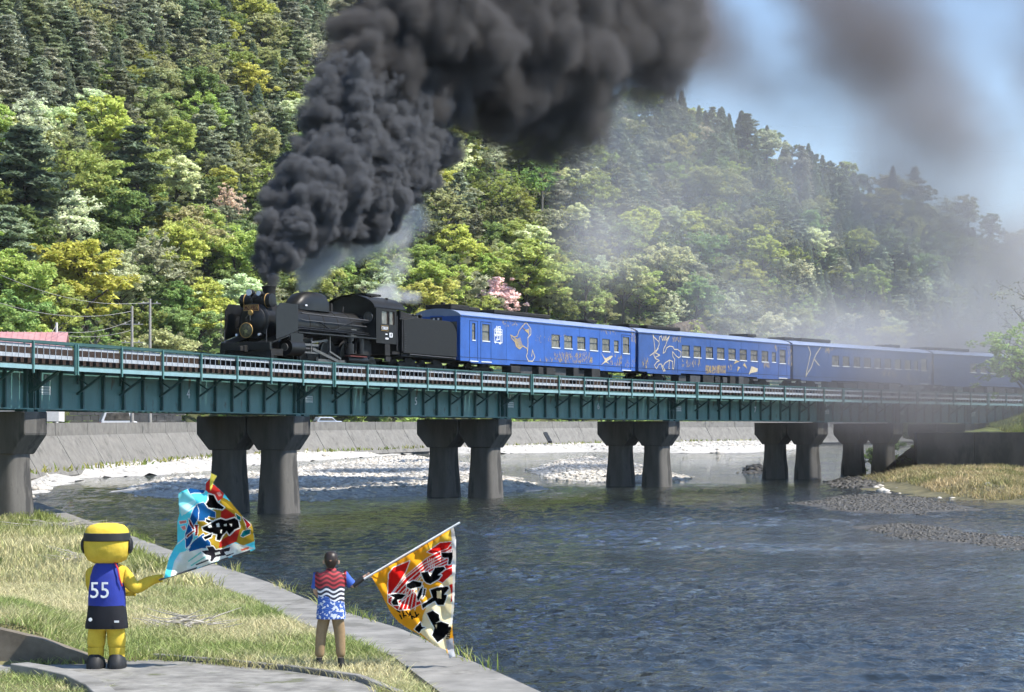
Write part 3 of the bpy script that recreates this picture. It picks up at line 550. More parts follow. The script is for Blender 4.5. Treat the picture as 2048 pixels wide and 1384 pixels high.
# walls with real openings
def holed(x0, x1, z0, z1, holes, y, inward, depth=.06):
    xs = sorted({x0, x1, *[h[0] for h in holes], *[h[1] for h in holes]}); zs = sorted({z0, z1, *[h[2] for h in holes], *[h[3] for h in holes]}); q = MB()
    for i in range(len(xs)-1):
        for j in range(len(zs)-1):
            cx, cz = (xs[i]+xs[i+1])/2, (zs[j]+zs[j+1])/2
            if any(h[0] < cx < h[1] and h[2] < cz < h[3] for h in holes): continue
            q.add([(xs[i],y,zs[j]),(xs[i+1],y,zs[j]),(xs[i+1],y,zs[j+1]),(xs[i],y,zs[j+1])], [(0,1,2,3)])
    for a_, b_, c_, d_ in holes:
        yi = y+inward*depth; o4 = [(a_,y,c_),(b_,y,c_),(b_,y,d_),(a_,y,d_)]; i4 = [(p[0],yi,p[2]) for p in o4]
        q.add(o4+i4, [(0,1,5,4),(1,2,6,5),(2,3,7,6),(3,0,4,7)])
    return q
def flatmesh(q, name, m):
    me = bpy.data.meshes.new(name); me.from_pydata(q.v, [], q.f); me.materials.append(m); return me
cabw = [(10.05,10.75,2.45,3.08),(10.85,11.35,2.45,3.08)]
for y in (-1.38, 1.38):
    obj('cab_side', flatmesh(holed(9.5,11.55,1.5,3.25,cabw,y,-np.sign(y)), 'cab_side', M_tend), lo)
    for a_, b_, c_, d_ in cabw:
        w_ = MB().box(((a_+b_)/2, y-np.sign(y)*.07, (c_+d_)/2), (b_-a_, .01, d_-c_)).build('cab_window', M_glass, lo)
        MB().box((a_+.02,y-np.sign(y)*.05,(c_+d_)/2),(.04,.03,d_-c_)).box((b_-.02,y-np.sign(y)*.05,(c_+d_)/2),(.04,.03,d_-c_)).build('window_frame', M_wood, w_)
    MB().box((10.6,y,1.2),(.5,.04,.55)).box((10.6,y,.75),(.45,.1,.25)).build('cab_step', M_blk2, lo)
arc_ = [(1.42*math.sin(R(t_)), 3.24+.62*(math.cos(R(t_))-math.cos(R(80)))/(1-math.cos(R(80)))) for t_ in range(-80, 81, 10)]
MB().prism([(-1.38,1.5)]+[(p[0]*.98, p[1]-.05) for p in arc_]+[(1.38,1.5)], 9.5, 9.53, 'X').build('cab_front', M_blk, lo)
rf = MB(); ro = arc_+[(p[0]*.985, p[1]-.045) for p in arc_[::-1]]; rf.prism(ro, 9.3, 12.45, 'X'); rfo = rf.build('cab_roof', M_blk, lo, True)
MB().box((10.9,0,3.93),(1.5,.9,.10)).build('roof_vent', M_blk2, rfo); MB().box((10.2,-.7,3.80),(.1,.1,.1)).box((11.6,-.8,3.76),(.1,.1,.1)).build('roof_lug', M_blk2, rfo)
cw_ = MB().lathe([(-.02,.22),(.03,.22)],(9.48,-.95,2.75),'X',22).build('round_window', M_glass, lo, True); MB().ring((9.45,-.95,2.75), .235, .03).bar((9.45,-.95,2.53),(9.45,-.95,2.97),.02).bar((9.45,-1.17,2.75),(9.45,-.73,2.75),.02).build('window_rim', M_grey, cw_, True)
np_ = MB().box((10.3,-1.395,2.24),(.72,.02,.26)).build('number_plate', M_blk2, lo)
MB().box((10.3,-1.408,2.36),(.72,.01,.02)).box((10.3,-1.408,2.12),(.72,.01,.02)).box((9.95,-1.408,2.24),(.02,.01,.26)).box((10.65,-1.408,2.24),(.02,.01,.26)).build('plate_rim', M_brass, np_)
obj('plate_lettering', textmesh('C58239', .2, M_lens, 'plate_lettering', .006), np_, (10.3,-1.41,2.24), (R(90),0,0))
dp_ = MB().box((10.95,-1.395,1.93),(.3,.02,.22)).build('depot_plate', M_lens, lo); obj('plate_lettering', textmesh('盛', .17, M_blk2, 'plate_lettering', .003), dp_, (10.95,-1.41,1.93), (R(90),0,0))
MB().box((10.5,-1.39,1.96),(.2,.012,.05)).box((10.55,-1.39,1.75),(.3,.012,.08)).build('painted_mark', M_lens, lo)
for x in (11.6, 12.15): MB().tube([(x,-1.38,1.2),(x,-1.38,2.9)],.025,6).build('grab_rail', M_grey, lo)
MB().box((11.9,0,1.1),(.8,2.3,.12)).build('footplate', M_blk2, lo)
# tender
te = vehicle('tender', 'matt black coal tender coupled between the locomotive and the first blue coach', 'tender', AE, 18.3)
MB().prism([(12.3,1.1),(12.3,2.78),(12.6,2.80),(13.5,2.92),(17.3,2.92),(17.75,2.80),(18.05,2.5),(18.15,2.35),(18.15,1.1)], -1.38, 1.38, 'Y').build('tank', M_tend, te, bevel=.02)
MB().prism([(12.3,2.7),(12.3,3.22),(13.2,3.12),(14.2,2.9)], -1.15, 1.15, 'Y').build('coal_bunker', M_blk2, te)
q = MB(); g_ = random.Random(3)
V, Q = stones([(g_.uniform(12.5,15.5), g_.uniform(-1,1), 2.93+.2*g_.random()) for _ in range(160)], [g_.uniform(.08,.2) for _ in range(160)], 3); tag(obj('coal', rawmesh('coal', V, Q, M_coal), te), kind='stuff')
MB().box((15.3,0,1.02),(6.0,2.5,.14)).build('underframe', M_blk2, te); MB().tube([(12.9,-1.38,1.06),(18.0,-1.38,1.02)],.03,6).build('side_pipe', M_grey, te)
q = MB()
for z in np.arange(1.25, 2.2, .12): q.box((12.45,-1.395,z),(.16,.02,.02))
q.build('ladder', M_grey, te)
def bogie(parent, x, r_=.43, gauge=.56, m=None, name='bogie'):
    b_ = MB()
    for y in (-1, 1): b_.box((x,y*.85,.55),(2.3,.10,.22)).box((x,y*.85,.75),(.7,.12,.3)).box((x-.95,y*.9,.45),(.3,.12,.3)).box((x+.95,y*.9,.45),(.3,.12,.3))
    b_.box((x,0,.6),(.4,1.8,.25)); bo = b_.build(name, m or M_blk2, parent)
    for dx in (-.95, .95):
        for y in (-1, 1): MB().lathe([(-.05,r_),(.04,r_),(.05,r_+.03),(.07,r_+.03),(.07,.1),(-.08,.1)],(x+dx,y*gauge,r_),'Y',24).build('wheel', M_steel if False else M_blk2, bo, True)
    return bo
bogie(te, 13.7); bogie(te, 16.7)
# coaches
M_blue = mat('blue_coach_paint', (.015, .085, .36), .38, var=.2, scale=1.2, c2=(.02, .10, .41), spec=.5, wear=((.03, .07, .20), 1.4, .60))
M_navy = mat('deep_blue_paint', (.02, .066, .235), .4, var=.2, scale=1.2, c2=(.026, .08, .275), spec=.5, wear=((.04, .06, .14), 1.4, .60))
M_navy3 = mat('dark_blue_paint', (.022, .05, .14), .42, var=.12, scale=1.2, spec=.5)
M_roof = mat('sunlit_roof_paint', (.20, .25, .38), .35, var=.12, scale=1.5, spec=.5)  # blue-grey lightened: the sun's gloss on the roof is put into the colour
M_sill = mat('aluminium_sill', (.75, .77, .80), .35, metal=.2, var=.05)
M_gold = mat('gold_print', (.40, .29, .12), .45, var=.25, scale=4, c2=(.5, .38, .2))
M_pale = mat('pale_gold_print', (.50, .42, .28), .5, var=.15, scale=4)
M_under = mat('underfloor_grey', (.022, .021, .02), .75, var=.4, scale=3)
M_seal = mat('rubber_seal', (.012, .02, .05), .6)
def crop(ox, oy, sc): return lambda x, y: (ox+x/sc, oy+y/sc)
c2_, c3_, c4_ = crop(840,580,4.452), crop(1240,600,4.452), crop(1600,620,4.571)
def rect(cr, x0, y0, x1, y1, a): (u0, v0), (u1, v1) = cr(x0, y0), cr(x1, y1); X0, Z1 = onside(u0, v0, a, 21.3); X1, Z0 = onside(u1, v1, a, 21.3); return X0, X1, Z0, Z1
win1 = [(1170,395,1245,490),(1283,402,1357,507),(1400,410,1472,514),(1510,420,1582,523),(1622,428,1690,532)]
rects1 = [rect(c2_, *w_, A0) for w_ in win1]; zl, zh = 1.98, 2.72
R1 = [(a_, b_, zl, zh) for a_, b_, _, _ in rects1]+[(lambda q_: (q_[0], q_[1], 2.0, 2.68))(rect(c2_,1727,440,1768,536,A0)), (lambda q_: (q_[0], q_[1], 1.95, 2.95))(rect(c2_,1805,408,1864,545,A0)), (lambda q_: (q_[0], q_[1], 2.05, 2.95))(rect(c2_,553,318,620,455,A0)), (lambda q_: (q_[0], q_[1], 2.05, 2.95))(rect(c2_,463,305,492,445,A0))]
A2 = A0+21.3
win2 = [(550,395,620,500),(655,400,722,503),(763,405,828,510),(863,412,930,515),(965,420,1030,520),(1065,425,1128,525),(1163,430,1225,530),(1260,440,1320,535)]
R2 = [(lambda q_: (q_[0], q_[1], zl, zh))(rect(c3_, *w_, A2)) for w_ in win2]+[(lambda q_: (q_[0], q_[1], 2.0, 2.68))(rect(c3_,1352,450,1388,535,A2)), (lambda q_: (q_[0], q_[1], 1.95, 2.9))(rect(c3_,1420,418,1475,545,A2))]
def ribbon(pts_, a_, w_=.05, y=-1.432):
    q = MB(); Pz = [onside(u, v, a_, 21.3) for u, v in pts_]
    for i in range(len(Pz)-1):
        (x0, z0), (x1, z1) = Pz[i], Pz[i+1]; l = math.hypot(x1-x0, z1-z0) or 1e-6; nx_, nz_ = -(z1-z0)/l*w_/2, (x1-x0)/l*w_/2; e = w_*.3/l; ex, ez = (x1-x0)*e, (z1-z0)*e
        q.add([(x0-ex+nx_,y,z0-ez+nz_),(x0-ex-nx_,y,z0-ez-nz_),(x1+ex-nx_,y-.0006*(i%2),z1+ez-nz_),(x1+ex+nx_,y-.0006*(i%2),z1+ez+nz_)], [(0,1,2,3)])
    return q
def decal(q, name, m, parent): return obj(name, flatmesh(q, name, m), parent)
def filled(pts_, a_, parent, name, m):
    Pz = [onside(u, v, a_, 21.3) for u, v in pts_]; q = MB(); q.add([(x,-1.433,z) for x, z in Pz], [tuple(range(len(Pz)))]); return decal(q, name, m, parent)
def specks(boxes, a_, parent, cr, seed, m):
    g = random.Random(seed); q = MB()
    for x0, y0, x1, y1, n, ln in boxes:
        for _ in range(n):
            x, y = g.uniform(x0, x1), g.uniform(y0, y1); u, v = cr(x, y); X, Z = onside(u, v, a_, 21.3); l = g.uniform(.3, 1)*ln; th_ = g.uniform(1.0, 2.1); wd = g.uniform(.012, .03)
            dx, dz = l*math.cos(th_), l*math.sin(th_); q.add([(X-wd,-1.431,Z),(X+wd,-1.431,Z),(X+dx+wd*.4,-1.431,Z+dz),(X+dx-wd*.4,-1.431,Z+dz)], [(0,1,2,3)])
    o = decal(q, 'gold_specks', m, parent); o['kind'] = 'stuff'; return o
LB = 20.75
def coach(i, paint, holes, label, front=False):
    a_ = A0+21.3*i+.02; c = vehicle('coach', label, 'coach', A0+21.3*i, 21.3, 'blue passenger coaches behind the tender'); x0, x1 = .25, .25+LB
    obj('side_wall', flatmesh(holed(x0, x1, .92, 3.32, holes, -1.42, 1), 'side_wall', paint), c)
    MB().box(((x0+x1)/2, 1.40, 2.12), (LB, .04, 2.4)).build('side_wall', paint, c)
    prof = [(1.46*math.sin(R(t_)), 3.32+.36*(math.cos(R(t_))-math.cos(R(78)))/(1-math.cos(R(78)))) for t_ in range(-78, 79, 6)]
    prof = [(-1.455,3.27)]+prof+[(1.455,3.27)]
    rfc = MB().prism(prof, x0-.02, x1+.02, 'X').build('roof', M_roof, c, True)
    MB().box(((x0+x1)/2,-1.46,3.30),(LB+.04,.03,.045)).build('gutter', paint, rfc)
    MB().box(((x0+x1)/2,0,.97),(LB-.1,2.7,.1)).build('floor', M_under, c)
    for a2, b2, c2, d2 in holes:
        w_ = MB().box(((a2+b2)/2,-1.375,(c2+d2)/2),(b2-a2,.012,d2-c2)).build('window', M_glass, c)
        MB().box(((a2+b2)/2,-1.43,c2-.015),(b2-a2+.02,.05,.05)).build('sill', M_sill, w_)
        MB().box(((a2+b2)/2,-1.40,d2-.015),(b2-a2,.03,.03)).box((a2+.012,-1.40,(c2+d2)/2),(.025,.03,d2-c2)).box((b2-.012,-1.40,(c2+d2)/2),(.025,.03,d2-c2)).box(((a2+b2)/2,-1.40,(c2+d2)/2+.05),(b2-a2,.03,.03)).build('frame', M_seal, w_)
    for xe, k in ((x0, 0), (x1, 1)):
        e_ = MB().prism([(-1.41,.95)]+[(p[0]*.97, p[1]-.01) for p in prof[1:-1]]+[(1.41,.95)], xe-.015, xe+.015, 'X').build('end_wall', paint, c)
        if not (front and k == 0): MB().box((xe+(.12 if k else -.12),0,2.05),(.24,1.1,2.2)).build('gangway', M_seal, e_); MB().box((xe+(.1 if k else -.1),-1.1,2.5),(.2,.35,1.5)).build('end_box', M_seal, e_)
    # doors: recessed outline plus foot step
    for h_ in [h_ for h_ in holes if h_[2] in (1.95, 2.05)]:
        m1 = (h_[0]+h_[1])/2; wd = max(.42, (h_[1]-h_[0])*.68); d_ = MB().box((m1-wd,-1.424,2.0),(.025,.012,2.14)).box((m1+wd,-1.424,2.0),(.025,.012,2.14)).box((m1,-1.424,3.06),(wd*2,.012,.03)).build('door_edge', M_seal, c)
        MB().box((m1,-1.43,.93),(wd*2,.08,.05)).build('door_step', M_sill, d_); MB().box((m1,-1.426,1.78),(wd*1.9,.012,.02)).build('door_rail', paint, d_)
    for xs_, w_, h_ in ((6.6 if i == 0 else 4.6, 6.4 if i == 0 else 4.2, .22), (16.6, 1.3, .2), (.9 if i else 2.9, 1.2, .2)):
        MB().box((xs_+(1.6 if i == 0 and w_ > 5 else 0),0,3.76),(w_,1.5,h_)).box((xs_+(1.6 if i == 0 and w_ > 5 else 0),0,3.64),(w_*.8,1.2,.12)).build('roof_unit', M_blk2, rfc, bevel=.05)
    for xs_ in (5.1, 9.4, 13.7, 16.2): MB().box((xs_,-1.4215,2.1),(.014,.006,2.34)).build('panel_seam', M_seal, c)
    MB().box(((x0+x1)/2,-1.4235,1.12),(LB,.008,.03)).build('waist_seam', M_seal, c)
    bogie(c, 3.4, m=M_under); bogie(c, 17.7, m=M_under)
    g = random.Random(40+i); x = 5.6
    while x < 15.4:
        w_ = g.uniform(.5, 1.7); MB().box((x+w_/2,-g.uniform(.85,1.2),.62),(w_,.6,g.uniform(.35,.62))).build('equipment_box', M_under if g.random() < .7 else M_grey, c, bevel=.02); x += w_+g.uniform(.1,.5)
    MB().box((3.4,-1.415,.89),(4.2,.03,.12)).box((17.7,-1.415,.89),(3.4,.03,.12)).build('skirt', paint, c)
    return c
k1 = coach(0, M_blue, R1, 'bright blue coach right behind the tender, with cab windows and a gold bird', True)
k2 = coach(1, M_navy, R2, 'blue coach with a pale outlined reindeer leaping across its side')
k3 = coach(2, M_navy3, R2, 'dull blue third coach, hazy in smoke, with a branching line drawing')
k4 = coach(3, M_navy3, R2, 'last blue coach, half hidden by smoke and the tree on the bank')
# first coach: driving end, sign, prints
for y, w_ in ((-.86,.72),(.86,.72)):
    f_ = MB().box((.225,y,2.55),(.02,w_,.85)).build('cab_window', M_glass, k1); MB().box((.21,y,2.72),(.01,w_*.9,.14)).build('window_strip', M_grey, f_)
MB().box((.2,0,2.35),(.05,.8,1.9)).build('end_door', M_blue, k1, bevel=.01); MB().box((.17,0,3.12),(.06,.7,.2)).build('lamp_case', M_seal, k1)
for y in (-.14,.14): MB().lathe([(.125,.06),(.15,.06)],(0,y,3.12),'X',12).build('headlamp', M_lens, k1)
MB().box((1.3,.0,3.78),(1.9,1.6,.26)).box((1.0,.1,3.95),(.2,.2,.2)).build('roof_unit', M_blk2, k1, bevel=.03)
(u0, v0), (u1, v1) = c2_(660,348), c2_(730,470); sx0, sz1 = onside(u0, v0, A0, 21.3); sx1, sz0 = onside(u1, v1, A0, 21.3); sm = (sx0+sx1)/2; szm = sz0+(sz1-sz0)*.62
sg = MB(); 
for z in (sz0, szm, sz1): sg.box((sm,-1.43,z),(sx1-sx0,.012,.035))
for x in (sx0, sx1): sg.box((x,-1.43,(sz0+sz1)/2),(.035,.013,sz1-sz0))
sgo = sg.build('sign_frame', M_wpaint, k1)
obj('sign_lettering', textmesh('銀', (sx1-sx0)*.72, M_wpaint, 'sign_lettering', .003), sgo, (sm,-1.432,(szm+sz1)/2), (R(90),0,0)); obj('sign_lettering', textmesh('河', (sx1-sx0)*.95, M_wpaint, 'sign_lettering', .003), sgo, (sm,-1.432,(sz0+szm)/2), (R(90),0,0))
cv = lambda cr, L_: [cr(*p) for p in L_]
decal(ribbon(cv(c2_, [(945,290),(985,345),(985,395),(958,425),(960,480),(955,560),(945,590),(965,632),(1000,635),(1022,598),(1000,535),(992,590)]), A0, .06), 'gold_figure', M_pale, k1)
decal(ribbon(cv(c2_, [(940,290),(905,330),(880,362),(865,410),(835,420),(805,400),(815,430),(845,460),(855,500),(885,525),(915,498),(950,520),(955,555)]), A0, .06), 'gold_figure', M_gold, k1)
for k in range(9):
    t_ = k/8; decal(ribbon(cv(c2_, [(915+30*t_,335-35*t_+60*t_),(935+35*t_,360+30*t_),(972-4*t_,345+70*t_)]), A0, .035, -1.431), 'gold_figure', M_gold, k1); decal(ribbon(cv(c2_, [(835+25*t_,425+80*t_),(865+18*t_,440+75*t_),(890+25*t_,425+75*t_)]), A0, .035, -1.431), 'gold_figure', M_gold, k1)
filled(cv(c2_, [(1610,555),(1640,600),(1655,608),(1695,585),(1718,590),(1690,618),(1662,635),(1690,662),(1655,642),(1612,668),(1645,628)]), A0, k1, 'gold_bird', M_pale)
specks([(1195,575,1535,655,150,.28),(730,280,860,330,30,.12),(1030,400,1330,470,50,.1),(1700,590,1800,690,40,.3),(1600,360,1780,400,14,.3),(1880,360,1920,480,24,.3),(1820,640,1920,700,10,.4),(1060,610,1180,640,14,.2)], A0, k1, c2_, 5, M_gold)
for k, L_ in enumerate([[(265,495),(290,478),(330,440),(348,395),(345,372),(300,330),(292,305),(303,380),(310,440),(300,490),(312,520),(350,540),(326,552),(305,580),(310,595),(325,612),(345,572),(365,570),(380,592),(402,630),(385,632),(368,585)],
        [(365,320),(380,362),(390,322),(398,362),(408,312),(410,360),(442,315),(412,378),(405,402),(388,430),(382,475),(402,460),(412,428),(440,410),(470,416),(482,440),(512,440),(542,465),(540,502),(520,515),(492,490),(466,460),(468,500),(486,530),(476,612),(466,610),(468,548),(440,535),(400,560),(382,590)], [(340,430),(312,470),(352,490),(312,512)], [(345,372),(350,330),(368,318)], [(440,536),(432,608),(440,610)]]):
    decal(ribbon(cv(c3_, L_), A2, .055, -1.432-.0008*k), 'reindeer_outline', M_pale, k2)
filled(cv(c3_, [(1145,665),(1170,590),(1225,610),(1222,638),(1165,650)]), A2, k2, 'pale_ray', M_pale)
filled(cv(c3_, [(1010,572),(1030,535),(1064,546)]), A2, k2, 'gold_fish', M_gold); filled(cv(c3_, [(1108,558),(1132,612),(1093,580)]), A2, k2, 'gold_fish', M_gold); filled(cv(c3_, [(1048,592),(1068,600),(1042,640)]), A2, k2, 'gold_fish', M_gold)
specks([(760,590,940,655,420,.13),(460,330,540,380,24,.22),(200,540,250,610,16,.35),(550,540,730,600,60,.2),(1280,570,1330,610,30,.25),(1490,400,1530,590,30,.35),(1380,390,1400,460,8,.3),(960,590,1000,630,14,.2)], A2, k2, c3_, 6, M_gold)
A3 = A0+42.6
for k, L_ in enumerate([[(1670,400),(1697,470),(1682,540),(1660,640),(1655,684)], [(1655,672),(1702,600),(1726,525),(1747,480),(1792,410)], [(1726,525),(1772,582),(1745,550)]]): decal(ribbon(cv(c3_, L_), A3, .06, -1.432-.0008*k), 'line_drawing', M_pale, k3)
specks([(230,360,300,400,20,.3),(750,560,880,620,50,.3),(980,580,1010,660,20,.4),(1150,420,1280,640,50,.4)], A3, k3, c4_, 7, M_gold)
# ---------------------------------------------------------------- smoke and steam (voxel clouds)
def volmat(name, col, aniso=.0, dens=1.):
    m = bpy.data.materials.new(name); m.use_nodes = True; t = m.node_tree; t.nodes.clear()
    pv = t.nodes.new('ShaderNodeVolumePrincipled'); out = t.nodes.new('ShaderNodeOutputMaterial'); t.links.new(pv.outputs[0], out.inputs['Volume'])
    pv.inputs['Color'].default_value = (*col, 1); pv.inputs['Density'].default_value = dens; pv.inputs['Anisotropy'].default_value = aniso; return m
def volume(name, mn, mx, dens, matl, label, loc=(0,0,0), rz=0):
    n = dens.shape; me = bpy.data.meshes.new(name); me.vertices.add(dens.size)
    a_ = me.attributes.new('dens', 'FLOAT', 'POINT'); a_.data.foreach_set('value', np.ascontiguousarray(dens.transpose(2, 1, 0)).ravel().astype(np.float32))
    o = obj(name, me, None, loc, (0, 0, rz)); tag(o, label, name, None, 'stuff')
    gt = bpy.data.node_groups.new(name, 'GeometryNodeTree'); gt.interface.new_socket('G', in_out='INPUT', socket_type='NodeSocketGeometry'); gt.interface.new_socket('G', in_out='OUTPUT', socket_type='NodeSocketGeometry')
    N_, L_ = gt.nodes, gt.links; gi, go = N_.new('NodeGroupInput'), N_.new('NodeGroupOutput')
    vc = N_.new('GeometryNodeVolumeCube'); vc.inputs['Min'].default_value = mn; vc.inputs['Max'].default_value = mx
    for k, r_ in zip(('Resolution X', 'Resolution Y', 'Resolution Z'), n): vc.inputs[k].default_value = r_
    pos = N_.new('GeometryNodeInputPosition'); sub = N_.new('ShaderNodeVectorMath'); sub.operation = 'SUBTRACT'; sub.inputs[1].default_value = mn; L_.new(pos.outputs[0], sub.inputs[0])
    mul = N_.new('ShaderNodeVectorMath'); mul.operation = 'MULTIPLY'; mul.inputs[1].default_value = [(n[i]-1)/(mx[i]-mn[i]) for i in range(3)]; L_.new(sub.outputs[0], mul.inputs[0])
    sep = N_.new('ShaderNodeSeparateXYZ'); L_.new(mul.outputs[0], sep.inputs[0])
    def M_(op, a, b=None):
        m = N_.new('ShaderNodeMath'); m.operation = op
        for i, x in enumerate((a, b)):
            if x is None: continue
            if isinstance(x, (int, float)): m.inputs[i].default_value = x
            else: L_.new(x, m.inputs[i])
        return m.outputs[0]
    ix, iy, iz = [M_('ROUND', sep.outputs[i]) for i in range(3)]; idx_ = M_('ADD', ix, M_('MULTIPLY', M_('ADD', iy, M_('MULTIPLY', iz, n[1])), n[0]))
    si = N_.new('GeometryNodeSampleIndex'); si.data_type = 'FLOAT'; si.domain = 'POINT'; si.clamp = True
    na = N_.new('GeometryNodeInputNamedAttribute'); na.data_type = 'FLOAT'; na.inputs['Name'].default_value = 'dens'
    L_.new(gi.outputs[0], si.inputs['Geometry']); L_.new(na.outputs[0], si.inputs['Value']); L_.new(idx_, si.inputs['Index']); L_.new(si.outputs[0], vc.inputs['Density'])
    sm = N_.new('GeometryNodeSetMaterial'); sm.inputs['Material'].default_value = matl; L_.new(vc.outputs[0], sm.inputs[0]); L_.new(sm.outputs[0], go.inputs[0])
    o.modifiers.new('cloud', 'NODES').node_group = gt; return o
def noise3(shape, cellv, seed, octv=3):              # fractal value noise sampled on a grid, 0..1
    out = np.zeros(shape, np.float32); amp = 1.; tot = 0
    for o_ in range(octv):
        c = cellv/2**o_
        if c < 1.5: break
        g = np.random.default_rng(seed+o_).random([int(s/c)+3 for s in shape]).astype(np.float32)
        ax = []
        for s in shape: q = np.arange(s)/c; i = q.astype(int); w_ = (q-i).astype(np.float32); ax.append((i, w_*w_*(3-2*w_)))
        (i, wi), (j, wj), (k, wk) = ax
        gx = g[i]*(1-wi)[:, None, None]+g[i+1]*wi[:, None, None]; gx = gx[:, j]*(1-wj)[None, :, None]+gx[:, j+1]*wj[None, :, None]; gx = gx[:, :, k]*(1-wk)[None, None, :]+gx[:, :, k+1]*wk[None, None, :]
        out += gx*amp; tot += amp; amp *= .55
    return out/tot
def billow3(shape, cellv, seed, octv=3):
    out = np.zeros(shape, np.float32); amp = 1.; tot = 0
    for o_ in range(octv): out += np.abs(noise3(shape, cellv/2**o_, seed+7*o_, 1)-.5)*2*amp; tot += amp; amp *= .72
    return out/tot
_aa = np.linspace(10, 128, 900); _uu = np.array([1024+F*P(a_).x/P(a_).y for a_ in _aa])
SA, SD, SRZ = chord(19, 44); SO = Vector((SA.x, SA.y, 0)); SE2 = Vector((-SD.y, SD.x, 0))
def loc3(u, v, off=0.):                   # pixel on the vertical plane above the track -> cloud coordinates
    a_ = float(np.interp(u, _uu, _aa)); Y = P(a_).y; w_ = at(u, v, Y); r_ = w_-SO; return np.array([r_.dot(SD), r_.dot(SE2)+off, w_.z]), Y/F
class Grid:
    def __init__(s, mn, mx, h):
        s.n = [int(round((mx[i]-mn[i])/h))+1 for i in range(3)]; s.mn, s.h = np.array(mn, float), h; s.mx = s.mn+(np.array(s.n)-1)*h; s.f = np.full(s.n, -9., np.float32)
        s.ax = [s.mn[i]+np.arange(s.n[i])*h for i in range(3)]
    def ball(s, c, r_, pad=.6):
        lo_ = [max(0, int((c[i]-r_-pad-s.mn[i])/s.h)) for i in range(3)]; hi = [min(s.n[i], int((c[i]+r_+pad-s.mn[i])/s.h)+2) for i in range(3)]
        if any(lo_[i] >= hi[i] for i in range(3)): return
        a, b, c_ = [(s.ax[i][lo_[i]:hi[i]]-c[i])**2 for i in range(3)]; d = r_-np.sqrt(a[:, None, None]+b[None, :, None]+c_[None, None, :]); v = s.f[lo_[0]:hi[0], lo_[1]:hi[1], lo_[2]:hi[2]]; np.maximum(v, d.astype(np.float32), out=v)
def sph(g, n): o = g.normal(size=(n, 3)); return o/np.linalg.norm(o, axis=1)[:, None]
sg_ = np.random.default_rng(15)
# rising column: crisp cauliflower
G1 = Grid((-2.5,-4.6,9.7), (19.5,4.6,24.5), .09)
COLM = [(539,568,13),(540,558,16),(543,545,20),(547,530,25),(553,514,30),(560,497,36),(572,480,40),(592,468,44),(568,450,40),(608,442,50),(650,446,50),(600,405,52),(700,440,46),(735,420,50),(640,395,66),(690,385,66),(612,372,48),(740,372,64),(790,385,46),(655,335,60),(715,320,66),(640,300,44),(775,330,62),(810,340,42),(690,270,58),(655,240,42),(745,265,66),(805,280,58),(850,300,44),(872,285,30),(720,220,48),(775,225,56),(825,235,46),(680,165,50),(725,175,46),(665,195,34)]
for u, v, r_ in COLM:
    c, k = loc3(u, v); r0 = r_*k*1.0
    for dd in ((0,) if r_ < 30 else (-.55, .55)):
        c1 = c+np.array([0, dd*r0+sg_.normal()*.1, 0]); G1.ball(c1, r0*.85)
        for o1 in sph(sg_, 30 if r_ > 25 else 14):
            r1 = r0*sg_.uniform(.16, .46); c2 = c1+o1*(r0*.78); G1.ball(c2, r1)
            if r1 < .16: continue
            for o2 in sph(sg_, 8): r2 = r1*sg_.uniform(.22, .5); G1.ball(c2+o2*r1*.9, max(r2, .1))
nz1 = billow3(G1.n, 18, 3, 4); zq = np.clip((G1.ax[2]-10)/6, .06, 1)[None, None, :]; lf1 = noise3(G1.n, 34, 77, 2); sdf = G1.f+(nz1-.36)*(.5+2.4*np.clip((lf1-.3)*2, 0, 1))*zq+(noise3(G1.n, 12, 78, 3)-.5)*.5*zq
zf_ = np.clip((G1.ax[2]-10)/9, 0, 1)[None, None, :]
d1 = np.clip(sdf/(.10+.38*zf_)+.2, 0, 1)*(11-5*zf_)
volume('smoke', tuple(G1.mn), tuple(G1.mx), d1, volmat('coal_smoke', (.185, .19, .205), .0), 'dense dark billowing smoke column rising from the chimney', SO, SRZ)
# drifting plume: softer, trailing along the train
G2 = Grid((5,-7,10.5), (62,7,36), .22)
PLUM = [(705,120,52),(735,60,45),(760,130,66),(800,60,95),(800,170,66),(860,190,80),(860,100,105),(940,60,125),(930,170,95),(1000,120,110),(960,230,62),(1030,225,70),(1075,270,55),(1098,305,30),(1105,325,18),(1050,80,130),(1120,190,60),(1130,90,105),(1190,60,110),(1200,130,58),(1250,50,85),(1250,140,48),(1275,170,30),(1290,100,42),(880,235,40),(830,-20,90),(950,-60,120),(1080,-60,130),(1200,-60,130),(1300,-40,80),(1225,105,85),(1270,85,75),(1285,145,52),(1265,180,34),(1180,150,60),(1310,40,60),(1075,250,60),(1100,295,40),(1108,330,20)]
for u, v, r_ in PLUM:
    c, k = loc3(u, v); r0 = r_*k
    for dd in (-.7, .0, .7):
        c1 = c+np.array([0, dd*min(r0, 3.2)+sg_.normal()*.3, sg_.normal()*.1]); G2.ball(c1, r0*.82, 1.2)
        for o1 in sph(sg_, 16): r1 = r0*sg_.uniform(.22, .42); G2.ball(c1+o1*r0*.8, r1, 1.2)
nz2 = noise3(G2.n, 22, 5, 4); bz2 = billow3(G2.n, 20, 6, 4); sdf = G2.f+(bz2-.33)*2.7+(nz2-.5)*1.6+.1; xf = np.clip((G2.ax[0]-5)/30, 0, 1)[:, None, None]
d2 = np.clip(sdf/(.35+1.0*xf)+.1, 0, 1)*(3.4-1.9*xf)*(.35+1.3*nz2)
volume('smoke', tuple(G2.mn), tuple(G2.mx), d2, volmat('drifting_smoke', (.165, .158, .158), .1), 'broad brown-grey smoke plume drifting back over the train', SO, SRZ)
